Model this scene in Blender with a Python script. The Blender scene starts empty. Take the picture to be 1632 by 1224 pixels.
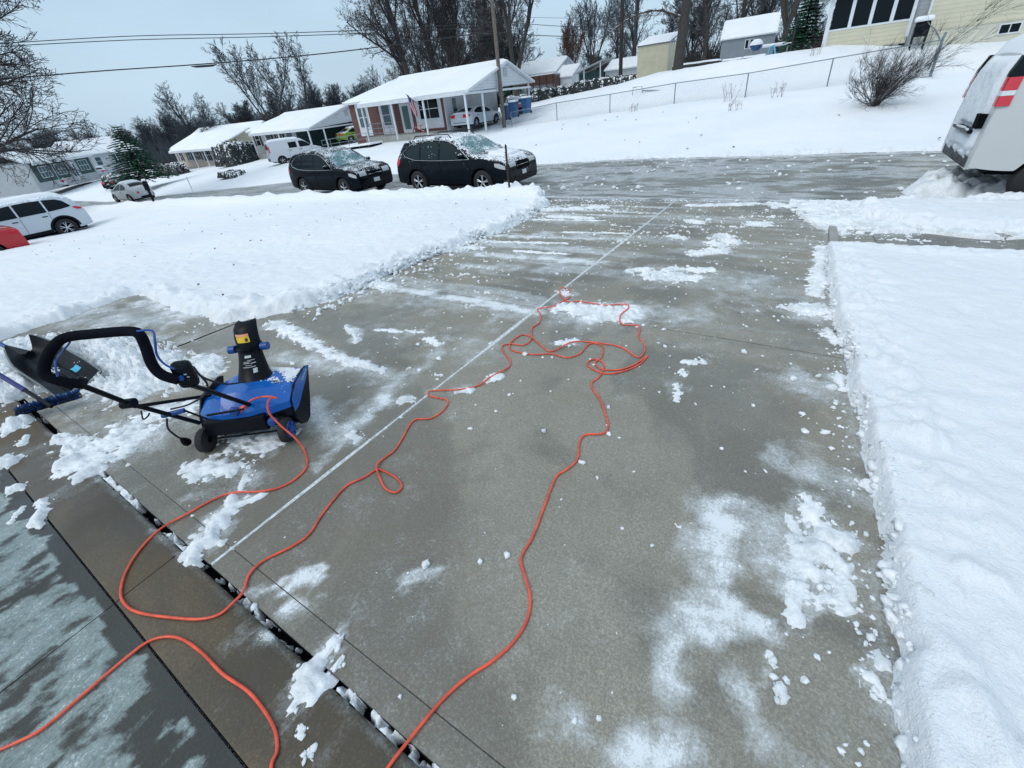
import bpy, math, random
import numpy as np
from mathutils import Vector, Matrix
R=math.radians
scene=bpy.context.scene
# ---------------------------------------------------------------- camera, world, sun, exposure
cam_d=bpy.data.cameras.new('camera'); cam=bpy.data.objects.new('camera',cam_d); scene.collection.objects.link(cam)
scene.camera=cam
cam_d.sensor_fit='HORIZONTAL'; cam_d.sensor_width=36.0; cam_d.lens=674.34/1632*36
cam_d.shift_x=(816-809.1)/1632; cam_d.shift_y=(544.7-612)/1632
cam_d.clip_start=0.05; cam_d.clip_end=2000
_r=Vector((.850005,.516464,-.103715)); _u=Vector((-.185259,.477392,.858939)); _f=Vector((-.493124,.710888,-.501465))
cam.matrix_world=Matrix(((_r.x,_u.x,-_f.x,0),(_r.y,_u.y,-_f.y,0),(_r.z,_u.z,-_f.z,1.7),(0,0,0,1)))
world=bpy.data.worlds.new('World'); scene.world=world; world.use_nodes=True
SUN_EL,SUN_AZ=R(48),R(200)
def setup_world():
    nt=world.node_tree; N=nt.nodes; L=nt.links; N.clear()
    out=N.new('ShaderNodeOutputWorld'); bg=N.new('ShaderNodeBackground'); bg.inputs[1].default_value=1.0
    sky=N.new('ShaderNodeTexSky'); sky.sky_type='NISHITA'; sky.sun_disc=False; sky.sun_elevation=SUN_EL; sky.sun_rotation=SUN_AZ; sky.dust_density=4
    sc=N.new('ShaderNodeVectorMath'); sc.operation='SCALE'; sc.inputs['Scale'].default_value=0.03
    L.new(sky.outputs[0],sc.inputs[0])
    tc=N.new('ShaderNodeTexCoord'); sp=N.new('ShaderNodeSeparateXYZ'); L.new(tc.outputs['Generated'],sp.inputs[0])
    rp=N.new('ShaderNodeValToRGB'); e=rp.color_ramp.elements
    e[0].position=0.0; e[0].color=(.48,.635,.77,1); e[1].position=1.0; e[1].color=(.66,.78,.89,1)
    m=rp.color_ramp.elements.new(.20); m.color=(.455,.615,.75,1)
    m=rp.color_ramp.elements.new(.5); m.color=(.56,.69,.81,1)
    L.new(sp.outputs['Z'],rp.inputs[0])
    nz=N.new('ShaderNodeTexNoise'); nz.inputs['Scale'].default_value=1.6; nz.inputs['Detail'].default_value=5; nz.inputs['Roughness'].default_value=.45
    mp=N.new('ShaderNodeMapping'); mp.inputs['Scale'].default_value=(1,1,2.5); L.new(tc.outputs['Generated'],mp.inputs[0]); L.new(mp.outputs[0],nz.inputs[0])
    mr=N.new('ShaderNodeMapRange'); mr.inputs[1].default_value=.3; mr.inputs[2].default_value=.7; mr.inputs[3].default_value=.86; mr.inputs[4].default_value=1.14; L.new(nz.outputs[0],mr.inputs[0])
    ms=N.new('ShaderNodeVectorMath'); ms.operation='SCALE'; L.new(rp.outputs[0],ms.inputs[0]); L.new(mr.outputs[0],ms.inputs['Scale'])
    ad=N.new('ShaderNodeVectorMath'); ad.operation='ADD'; L.new(ms.outputs[0],ad.inputs[0]); L.new(sc.outputs[0],ad.inputs[1])
    L.new(ad.outputs[0],bg.inputs[0]); L.new(bg.outputs[0],out.inputs[0])
setup_world()
sun_d=bpy.data.lights.new('sun','SUN'); sun=bpy.data.objects.new('sun',sun_d); scene.collection.objects.link(sun)
sun_d.energy=0.9; sun_d.angle=R(25); sun_d.color=(1,.97,.93)
sun.rotation_euler=(R(90)-SUN_EL,0,R(180)-SUN_AZ)
scene.view_settings.view_transform='Standard'; scene.view_settings.look='None'; scene.view_settings.gamma=1; scene.view_settings.exposure=-0.01
scene.render.resolution_x=1024; scene.render.resolution_y=768
# ---------------------------------------------------------------- helpers
C=scene.collection
def put(o,parent=None):
    C.objects.link(o)
    if parent: o.parent=parent
    return o
def tag(o,label=None,cat=None,group=None,kind=None):
    if label: o['label']=label
    if cat: o['category']=cat
    if group: o['group']=group
    if kind: o['kind']=kind
    return o
def empty(name,label,cat,loc=(0,0,0),rz=0,group=None):
    o=bpy.data.objects.new(name,None); o.empty_display_size=.2; C.objects.link(o); o.location=loc; o.rotation_euler=(0,0,rz)
    return tag(o,label,cat,group)
def copy_tree(o,parent=None):
    c=o.copy(); C.objects.link(c)
    if parent: c.parent=parent
    for ch in list(o.children): copy_tree(ch,c)
    return c
class MB:
    def __init__(s): s.v=[]; s.f=[]; s.m=[]
    def add(s,v,f,mi=0):
        n=len(s.v); s.v.extend([tuple(map(float,p)) for p in v]); s.f.extend([tuple(i+n for i in q) for q in f]); s.m.extend([mi]*len(f)); return s
    def box(s,x0,x1,y0,y1,z0,z1,mi=0):
        v=[(x0,y0,z0),(x1,y0,z0),(x1,y1,z0),(x0,y1,z0),(x0,y0,z1),(x1,y0,z1),(x1,y1,z1),(x0,y1,z1)]
        return s.add(v,[(0,3,2,1),(4,5,6,7),(0,1,5,4),(1,2,6,5),(2,3,7,6),(3,0,4,7)],mi)
    def tube(s,pts,r,n=8,mi=0,cap=True,smooth=0):
        P=[Vector(p) for p in pts]
        if smooth:
            P=catmull(P,smooth)
        rs=[r]*len(P) if not hasattr(r,'__len__') else list(np.interp(np.linspace(0,1,len(P)),np.linspace(0,1,len(r)),r))
        rings=[]; prev=None
        for i,p in enumerate(P):
            d=(P[min(i+1,len(P)-1)]-P[max(i-1,0)]); 
            if d.length<1e-9: d=Vector((0,0,1))
            d.normalize()
            if prev is None:
                a=Vector((0,0,1)) if abs(d.z)<.9 else Vector((1,0,0)); u=d.cross(a).normalized()
            else: u=(prev-d*prev.dot(d)).normalized()
            prev=u; w=d.cross(u)
            rings.append([p+(u*math.cos(2*math.pi*k/n)+w*math.sin(2*math.pi*k/n))*rs[i] for k in range(n)])
        v=[q for rg in rings for q in rg]; f=[]
        for i in range(len(P)-1):
            for k in range(n):
                a=i*n+k; b=i*n+(k+1)%n; f.append((a,b,b+n,a+n))
        if cap: f.append(tuple(range(n))[::-1]); f.append(tuple((len(P)-1)*n+k for k in range(n)))
        return s.add(v,f,mi)
    def cyl(s,a,b,r,n=16,mi=0): return s.tube([a,b],r,n,mi)
    def lathe(s,prof,origin=(0,0,0),axis='z',n=24,mi=0):
        v=[];f=[]; m=len(prof)
        for k in range(n):
            a=2*math.pi*k/n
            for (r,h) in prof:
                if axis=='z': p=(r*math.cos(a),r*math.sin(a),h)
                elif axis=='y': p=(r*math.cos(a),h,r*math.sin(a))
                else: p=(h,r*math.cos(a),r*math.sin(a))
                v.append((p[0]+origin[0],p[1]+origin[1],p[2]+origin[2]))
        for k in range(n):
            for j in range(m-1):
                a=k*m+j; b=((k+1)%n)*m+j; f.append((a,b,b+1,a+1))
        return s.add(v,f,mi)
    def prism(s,poly,y0,y1,mi=0,plane='xz'):
        n=len(poly)
        def P(a,b,h): return (a,h,b) if plane=='xz' else ((h,a,b) if plane=='yz' else (a,b,h))
        v=[P(a,b,y0) for a,b in poly]+[P(a,b,y1) for a,b in poly]
        f=[tuple(range(n)),tuple(range(2*n-1,n-1,-1))]+[(i,i+n,(i+1)%n+n,(i+1)%n) for i in range(n)]
        return s.add(v,f,mi)
    def grid(s,P,mi=0,flip=False):
        P=np.asarray(P,float); a,b=P.shape[:2]; v=P.reshape(-1,3); f=[]
        for i in range(a-1):
            for j in range(b-1):
                q=(i*b+j,(i+1)*b+j,(i+1)*b+j+1,i*b+j+1); f.append(q[::-1] if flip else q)
        return s.add(v,f,mi)
    def build(s,name,mat,parent=None,smooth=None,bevel=0,weld=False,loc=None):
        me=bpy.data.meshes.new(name); me.from_pydata(s.v,[],s.f); 
        for m in (mat if isinstance(mat,(list,tuple)) else [mat]): me.materials.append(m)
        me.polygons.foreach_set('material_index',s.m)
        if weld or True:
            import bmesh
            bm=bmesh.new(); bm.from_mesh(me)
            if weld: bmesh.ops.remove_doubles(bm,verts=bm.verts,dist=.0006)
            bmesh.ops.recalc_face_normals(bm,faces=bm.faces); bm.to_mesh(me); bm.free()
        if smooth is not None:
            me.shade_smooth(); me.set_sharp_from_angle(angle=R(smooth))
        o=bpy.data.objects.new(name,me); put(o,parent)
        if loc: o.location=loc
        if bevel:
            b=o.modifiers.new('bevel','BEVEL'); b.width=bevel; b.segments=2; b.limit_method='ANGLE'; b.angle_limit=R(40)
        return o
def catmull(P,k):
    out=[]
    for i in range(len(P)-1):
        p0=P[max(i-1,0)];p1=P[i];p2=P[i+1];p3=P[min(i+2,len(P)-1)]
        for j in range(k):
            t=j/k; out.append(.5*((2*p1)+(p2-p0)*t+(2*p0-5*p1+4*p2-p3)*t*t+(3*p1-p0-3*p2+p3)*t**3))
    out.append(P[-1]); return out
def fastmesh(name,V,F,mats,parent=None,smooth=True,midx=None):
    V=np.asarray(V,np.float32); F=np.asarray(F,np.int32); k=F.shape[1]
    me=bpy.data.meshes.new(name); me.vertices.add(len(V)); me.vertices.foreach_set('co',V.ravel())
    me.loops.add(F.size); me.loops.foreach_set('vertex_index',F.ravel())
    me.polygons.add(len(F)); me.polygons.foreach_set('loop_start',np.arange(0,F.size,k,dtype=np.int32)); me.polygons.foreach_set('loop_total',np.full(len(F),k,np.int32))
    if smooth: me.polygons.foreach_set('use_smooth',np.ones(len(F),bool))
    for m in mats: me.materials.append(m)
    if midx is not None: me.polygons.foreach_set('material_index',np.asarray(midx,np.int32))
    me.update(); me.validate()
    o=bpy.data.objects.new(name,me); return put(o,parent)
def gridfaces(nx,ny,keep=None):
    i,j=np.meshgrid(np.arange(nx-1),np.arange(ny-1),indexing='ij'); a=i*ny+j
    F=np.stack([a,a+ny,a+ny+1,a+1],-1)
    if keep is not None: F=F[keep]
    return F.reshape(-1,4)
# value noise
def _h(ix,iy,s):
    n=(ix.astype(np.int64)*374761393+iy.astype(np.int64)*668265263+s*1442695041)&0xffffffff
    n=((n^(n>>13))*1274126177)&0xffffffff
    return ((n^(n>>16))&0xffff)/65535.0
def vnoise(x,y,s=0):
    x=np.asarray(x,float);y=np.asarray(y,float); ix=np.floor(x);iy=np.floor(y);fx=x-ix;fy=y-iy
    fx=fx*fx*(3-2*fx);fy=fy*fy*(3-2*fy)
    a=_h(ix,iy,s);b=_h(ix+1,iy,s);c=_h(ix,iy+1,s);d=_h(ix+1,iy+1,s)
    return (a*(1-fx)+b*fx)*(1-fy)+(c*(1-fx)+d*fx)*fy
def fbm(x,y,o=4,s=0,g=.5):
    t=0;a=1;n=0
    for k in range(o):
        t=t+a*vnoise(x,y,s+k*17);n+=a;a*=g;x=x*2.03+5.1;y=y*2.03+3.7
    return t/n
def sstep(t): t=np.clip(t,0,1); return t*t*(3-2*t)
# ---------------------------------------------------------------- materials
class M_:
    def __init__(s,name,col=(.5,.5,.5),rough=.6,metal=0,coat=0,spec=.5,emit=None):
        s.m=bpy.data.materials.new(name); s.m.use_nodes=True; nt=s.m.node_tree; s.N=nt.nodes; s.L=nt.links
        s.b=s.N['Principled BSDF']; s.b.inputs['Base Color'].default_value=(*col,1); s.b.inputs['Roughness'].default_value=rough
        s.b.inputs['Metallic'].default_value=metal; s.b.inputs['Coat Weight'].default_value=coat; s.b.inputs['Coat Roughness'].default_value=.08
        s.b.inputs['Specular IOR Level'].default_value=spec
        s.tc=s.N.new('ShaderNodeTexCoord')
    def noise(s,scale,detail=4,rough=.55,vec=None,stretch=None,dist=0):
        n=s.N.new('ShaderNodeTexNoise'); n.inputs['Scale'].default_value=scale; n.inputs['Detail'].default_value=detail; n.inputs['Roughness'].default_value=rough; n.inputs['Distortion'].default_value=dist
        v=vec or s.tc.outputs['Object']
        if stretch:
            mp=s.N.new('ShaderNodeMapping'); mp.inputs['Scale'].default_value=stretch[:3]
            if len(stretch)>3: mp.inputs['Rotation'].default_value=(0,0,stretch[3])
            s.L.new(v,mp.inputs[0]); v=mp.outputs[0]
        s.L.new(v,n.inputs['Vector']); return n.outputs[0]
    def rng(s,x,a,b,c=0,d=1,smooth=True):
        n=s.N.new('ShaderNodeMapRange'); n.interpolation_type='SMOOTHSTEP' if smooth else 'LINEAR'
        for i,q in enumerate((a,b,c,d)): n.inputs[i+1].default_value=q
        s.L.new(x,n.inputs[0]); return n.outputs[0]
    def math(s,op,a,b=None,clamp=False):
        n=s.N.new('ShaderNodeMath'); n.operation=op; n.use_clamp=clamp
        for i,q in enumerate((a,b)):
            if q is None: continue
            if isinstance(q,(int,float)): n.inputs[i].default_value=q
            else: s.L.new(q,n.inputs[i])
        return n.outputs[0]
    def mix(s,fac,a,b):
        n=s.N.new('ShaderNodeMix'); n.data_type='RGBA'
        if isinstance(fac,(int,float)): n.inputs[0].default_value=fac
        else: s.L.new(fac,n.inputs[0])
        for i,q in ((6,a),(7,b)):
            if isinstance(q,tuple): n.inputs[i].default_value=(*q[:3],1)
            else: s.L.new(q,n.inputs[i])
        return n.outputs[2]
    def base(s,c): s.L.new(c,s.b.inputs['Base Color']); return s
    def rough(s,x): s.L.new(x,s.b.inputs['Roughness']); return s
    def bump(s,h,strength=.3,dist=.01):
        n=s.N.new('ShaderNodeBump'); n.inputs['Strength'].default_value=strength; n.inputs['Distance'].default_value=dist; s.L.new(h,n.inputs['Height']); s.L.new(n.outputs[0],s.b.inputs['Normal']); return s
    def normz(s):
        g=s.N.new('ShaderNodeNewGeometry'); p=s.N.new('ShaderNodeSeparateXYZ'); s.L.new(g.outputs['Normal'],p.inputs[0]); return p.outputs['Z']
def plain(name,col,rough=.6,var=.12,scale=6,**k):
    m=M_(name,col,rough,**k); n=m.noise(scale,4)
    m.base(m.mix(m.rng(n,.3,.7,0,1),tuple(c*(1-var) for c in col),tuple(min(1,c*(1+var)) for c in col)))
    m.rough(m.rng(n,.3,.7,max(0,rough-.08),min(1,rough+.08))); return m.m
def snowy(name,col,rough=.4,amount=.5,scale=30,up=.2,coat=0,metal=0,spec=.3):
    """paint or surface with real snow specks stuck to it, more on upward faces"""
    m=M_(name,col,rough,coat=coat,metal=metal,spec=spec)
    n=m.noise(scale,5,.65); big=m.noise(2.2,3)
    z=m.rng(m.normz(),-.1,.9,0,up)
    t=m.math('ADD',n,m.math('MULTIPLY',m.math('SUBTRACT',big,.5),.55)); t=m.math('ADD',t,z)
    f=m.rng(t,.78-amount*.3,.82-amount*.3,0,1)
    m.base(m.mix(f,col,(.8,.84,.88))); m.rough(m.rng(f,0,1,rough,.8)); return m.m
MT={}
def mk_snow():
    m=M_('snow',(.84,.87,.9),.75,spec=.25)
    n=m.noise(7,5,.6); n2=m.noise(.35,3); n3=m.noise(55,4,.7)
    c=m.mix(m.rng(n2,.3,.7),(.80,.85,.90),(.86,.89,.915)); m.base(c)
    h=m.math('ADD',m.math('MULTIPLY',n,.5),m.math('MULTIPLY',m.noise(34,4,.7),.45)); h=m.math('ADD',h,m.math('MULTIPLY',m.noise(120,3,.75),.22)); m.bump(h,.9,.03)
    m.b.inputs['Subsurface Weight'].default_value=.12; m.b.inputs['Subsurface Radius'].default_value=(.02,.025,.03); m.b.inputs['Subsurface Scale'].default_value=1
    return m.m
MT['snow']=mk_snow()
def mk_dirtysnow():
    m=M_('packed_snow',(.7,.74,.77),.7,spec=.3); n=m.noise(40,5,.7); n2=m.noise(6,4)
    m.base(m.mix(m.rng(m.math('ADD',m.math('MULTIPLY',n,.5),m.math('MULTIPLY',n2,.5)),.38,.6),(.62,.67,.69),(.86,.89,.92))); m.bump(n,.5,.01); return m.m
MT['loose']=mk_dirtysnow()
def mk_concrete(name,ca,cb,slush=(.62,.68,.71),fm=.6,wet=.5,agg=True,stretch=(1,1,1),st=0.0,thr=.5):
    m=M_(name,ca,.6,spec=.5); at=m.N.new('ShaderNodeAttribute'); at.attribute_name='frost'; fr=at.outputs['Fac']
    big=m.noise(.9,4,.6); wetm=m.rng(m.noise(.75,5,.6,dist=.6),.47,.56); mid=m.noise(5,5,.6); fine=m.noise(160,3,.7)
    c=m.mix(m.rng(big,.33,.67),ca,cb)
    c=m.mix(m.rng(mid,.35,.75,0,.35),c,tuple(x*.6 for x in ca))
    c=m.mix(m.rng(fine,.35,.65,0,.75),c,tuple(x*.5 for x in ca)); g2=m.noise(95,3,.8); c=m.mix(m.rng(g2,.47,.66,0,.8),c,tuple(x*.52 for x in ca)); c=m.mix(m.rng(g2,.46,.30,0,.55),c,tuple(min(1,x*1.3) for x in ca)); c=m.mix(m.rng(m.noise(.55,5,.65),.5,.66,0,.45),c,(ca[0]*.62,ca[1]*.55,ca[2]*.48))
    c=m.mix(m.math('MULTIPLY',wetm,.30),c,(.02,.022,.022))
    if agg:
        v=m.N.new('ShaderNodeTexVoronoi'); v.inputs['Scale'].default_value=110; m.L.new(m.tc.outputs['Object'],v.inputs['Vector'])
        pb=m.rng(v.outputs['Distance'],.0,.22,1,0); msk=m.rng(m.noise(38,2),.46,.58)
        c=m.mix(m.math('MULTIPLY',m.math('MULTIPLY',pb,msk),.55),c,(.42,.42,.38))
    sn=m.noise(9,6,.72,stretch=stretch); sf=m.noise(70,5,.75,stretch=stretch)
    t=m.math('ADD',m.math('MULTIPLY',sn,.9),m.math('MULTIPLY',sf,.6)); t=m.math('ADD',t,m.math('MULTIPLY',m.noise(85,3,.8),.7)); t=m.math('SUBTRACT',t,.60)
    t=m.math('ADD',m.math('MULTIPLY',fr,1.0),m.math('SUBTRACT',t,.5))
    t2=m.math('ADD',t,m.math('MULTIPLY',m.math('SUBTRACT',m.noise(28,5,.8,stretch=stretch),.5),.6))
    film=m.rng(t,.24,.82,0,fm); gr=m.math('ADD',t2,m.math('MULTIPLY',m.math('SUBTRACT',m.noise(120,3,.8),.5),.8)); solid=m.rng(gr,thr+.14,thr+.50,0,.82)
    c=m.mix(film,c,slush); c=m.mix(solid,c,(.80,.84,.87)); m.base(c)
    w=m.math('ADD',m.rng(m.noise(1.7,4,.6),.4,.62,.58-.30*wet,.70),m.math('MULTIPLY',wetm,-.16)); w2=m.math('MAXIMUM',w,m.math('MULTIPLY',solid,.75)); m.rough(w2)
    m.bump(m.math('ADD',m.math('MULTIPLY',fine,.6),m.math('MULTIPLY',solid,1.2)),.35,.004); return m.m
MT['drive']=mk_concrete('driveway_concrete',(.35,.335,.275),(.25,.245,.205))
MT['street']=mk_concrete('street_concrete',(.27,.275,.25),(.20,.21,.195),wet=.8,stretch=(1,1.25,1))
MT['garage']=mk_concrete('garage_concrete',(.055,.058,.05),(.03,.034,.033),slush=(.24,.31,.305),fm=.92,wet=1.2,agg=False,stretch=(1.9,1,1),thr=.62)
MT['lip']=mk_concrete('garage_lip_concrete',(.15,.112,.064),(.06,.06,.045),slush=(.30,.33,.33),wet=1.0,agg=False)
MT['black']=plain('black_plastic',(.003,.005,.009),.38,.3,9,spec=.14)
MT['foam']=plain('black_foam',(.003,.004,.008),.9,.2,40,spec=.1)
MT['blue']=snowy('blue_plastic',(.003,.105,.42),.26,.02,70,.06,coat=.3)
MT['bluepl']=plain('blue_grip_plastic',(.006,.065,.27),.4,.1,12)
MT['dkblue']=plain('brush_bristle_blue',(.02,.07,.2),.8,.5,60)
MT['orange']=plain('orange_vinyl',(.74,.095,.045),.30,.22,14)
MT['orangeplug']=plain('bright_orange_plastic',(.85,.12,.03),.35,.1,8)
MT['tyre']=plain('tyre_rubber',(.014,.015,.017),.8,.3,20)
MT['dark']=plain('underbody_black',(.003,.004,.006),.9,.2,5,spec=.1)
MT['rim']=plain('alloy',(.55,.57,.6),.3,.1,14,metal=.8)
MT['rimsnow']=snowy('alloy_with_snow',(.5,.53,.56),.35,.5,22,.1,metal=.6)
MT['glass']=M_('dark_glass',(.003,.008,.012),.06,spec=.16).m
MT['glassice']=snowy('frosted_windscreen',(.07,.17,.19),.3,.40,24,.12)
MT['glasssnow']=snowy('side_glass_with_snow',(.004,.014,.018),.15,.34,16,.0)
MT['chrome']=plain('chrome_trim',(.65,.68,.7),.18,.05,10,metal=1)
MT['white']=plain('white_trim_paint',(.62,.66,.70),.5,.06,3)
MT['redlens']=M_('red_lens',(.55,.012,.03),.15,coat=.6).m
MT['clearlens']=snowy('clear_lens',(.5,.53,.55),.15,.25,20,.1)
MT['plate']=plain('licence_plate',(.6,.63,.66),.4,.15,30)
MT['sticker']=plain('yellow_sticker',(.80,.52,.04),.5,.1,30)
MT['stickerr']=plain('pale_red_sticker',(.82,.38,.22),.5,.1,30)
MT['labelw']=plain('white_label_print',(.42,.48,.48),.5,.1,60)
MT['bark']=None
def mk_bark(name,col,snow=.5):
    m=M_(name,col,.9); n=m.noise(8,4,.7,stretch=(3,3,.5)); n2=m.noise(3,3)
    c=m.mix(m.rng(n,.3,.7),tuple(x*.6 for x in col),tuple(x*1.5 for x in col))
    f=m.math('MULTIPLY',m.rng(m.normz(),.35,.8),m.rng(n2,.42,.6,0,snow)); m.base(m.mix(f,c,(.78,.82,.86))); m.bump(n,.6,.03); return m.m
MT['bark']=mk_bark('dark_bark',(.045,.04,.036),.25)
MT['twig']=mk_bark('twigs',(.030,.028,.030),.35)
MT['twigfar']=mk_bark('hazed_far_twigs',(.060,.075,.090),.12)  # distance haze put into the colour: paler, bluer twigs
MT['barksnow']=mk_bark('snowy_bark',(.05,.045,.04),1)
MT['redtwig']=mk_bark('reddish_twigs',(.09,.04,.03),.3)
MT['leaf']=plain('dry_leaf',(.05,.028,.018),.9,.5,3)
MT['pole']=mk_bark('weathered_pole',(.13,.115,.095),0)
MT['polebk']=mk_bark('dark_pole',(.03,.028,.026),0)
def mk_fir():
    m=M_('fir_needles',(.012,.06,.04),.8); n=m.noise(1.2,3); n2=m.noise(9,4)
    c=m.mix(m.rng(n2,.3,.7),(.010,.05,.035),(.022,.12,.055)); f=m.math('MULTIPLY',m.rng(m.normz(),.3,.9),m.rng(n,.55,.7,0,.5)); m.base(m.mix(f,c,(.75,.8,.84))); return m.m
MT['fir']=mk_fir()
def mk_brick():
    m=M_('red_brick',(.22,.07,.05),.85); b=m.N.new('ShaderNodeTexBrick'); b.inputs['Scale'].default_value=1
    b.inputs['Brick Width'].default_value=.21; b.inputs['Row Height'].default_value=.072; b.inputs['Mortar Size'].default_value=.008
    b.inputs['Color1'].default_value=(.16,.045,.035,1); b.inputs['Color2'].default_value=(.075,.028,.028,1); b.inputs['Mortar'].default_value=(.16,.13,.12,1)
    sp=m.N.new('ShaderNodeSeparateXYZ'); cb=m.N.new('ShaderNodeCombineXYZ'); m.L.new(m.tc.outputs['Object'],sp.inputs[0])
    m.L.new(m.math('ADD',sp.outputs[0],sp.outputs[1]),cb.inputs[0]); m.L.new(sp.outputs[2],cb.inputs[1]); m.L.new(cb.outputs[0],b.inputs['Vector']); m.base(b.outputs[0]); m.bump(b.outputs['Fac'],-.3,.01); return m.m
MT['brick']=mk_brick()
def mk_siding(name,col,pitch=.13,vert=False):
    m=M_(name,col,.55); sp=m.N.new('ShaderNodeSeparateXYZ'); m.L.new(m.tc.outputs['Object'],sp.inputs[0])
    a=m.math('ADD',sp.outputs[0],sp.outputs[1]) if vert else sp.outputs[2]
    fr=m.math('FRACT',m.math('DIVIDE',a,pitch)); n=m.noise(1.5,4)
    line=m.rng(fr,.0,.14,1,0,False)
    c=m.mix(m.rng(n,.3,.7,0,1),tuple(x*.9 for x in col),col); m.base(m.mix(m.math('MULTIPLY',line,.55),c,tuple(x*.45 for x in col))); m.bump(fr,.8,.02); return m.m
MT['sidewhite']=mk_siding('white_siding',(.60,.64,.68),.18)
MT['sidecream']=mk_siding('cream_siding',(.60,.58,.44),.215)
MT['sidegrey']=mk_siding('grey_siding',(.22,.26,.29),.18)
MT['sideteal']=mk_siding('dark_green_siding',(.018,.06,.062),.2)
MT['sidepale']=mk_siding('pale_grey_siding',(.42,.45,.47),.2)
MT['beige']=plain('beige_panel',(.46,.44,.32),.6,.08,2)
MT['beigew']=plain('beige_wall',(.42,.38,.32),.7,.08,2)
MT['darkgreenpanel']=plain('dark_green_panel',(.03,.065,.055),.6,.15,2)
MT['found']=plain('cream_foundation',(.55,.55,.46),.7,.06,2)
MT['darkwall']=plain('dark_brown_wall',(.03,.026,.028),.8,.2,4)
MT['brownwood']=mk_siding('brown_deck_boards',(.10,.045,.038),.16)
MT['greywin']=M_('window_glass_grey',(.07,.12,.135),.15,spec=.4).m
MT['roofdark']=plain('roof_edge',(.12,.12,.125),.8,.2,5)
MT['galv']=plain('galvanised_steel',(.20,.25,.28),.45,.15,10,metal=.5)
MT['wire']=plain('black_cable',(.015,.018,.022),.6,.1,3)
MT['binblue']=plain('blue_bin_plastic',(.010,.075,.20),.45,.1,5)
MT['shrub']=mk_bark('snowy_shrub_leaves',(.010,.024,.02),.5)
MT['hedge']=mk_bark('dark_red_hedge',(.03,.014,.014),.3)
MT['concretew']=plain('old_concrete',(.30,.31,.30),.8,.1,5)
MT['timber']=plain('dark_wet_timber',(.045,.032,.028),.8,.3,5)
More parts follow.
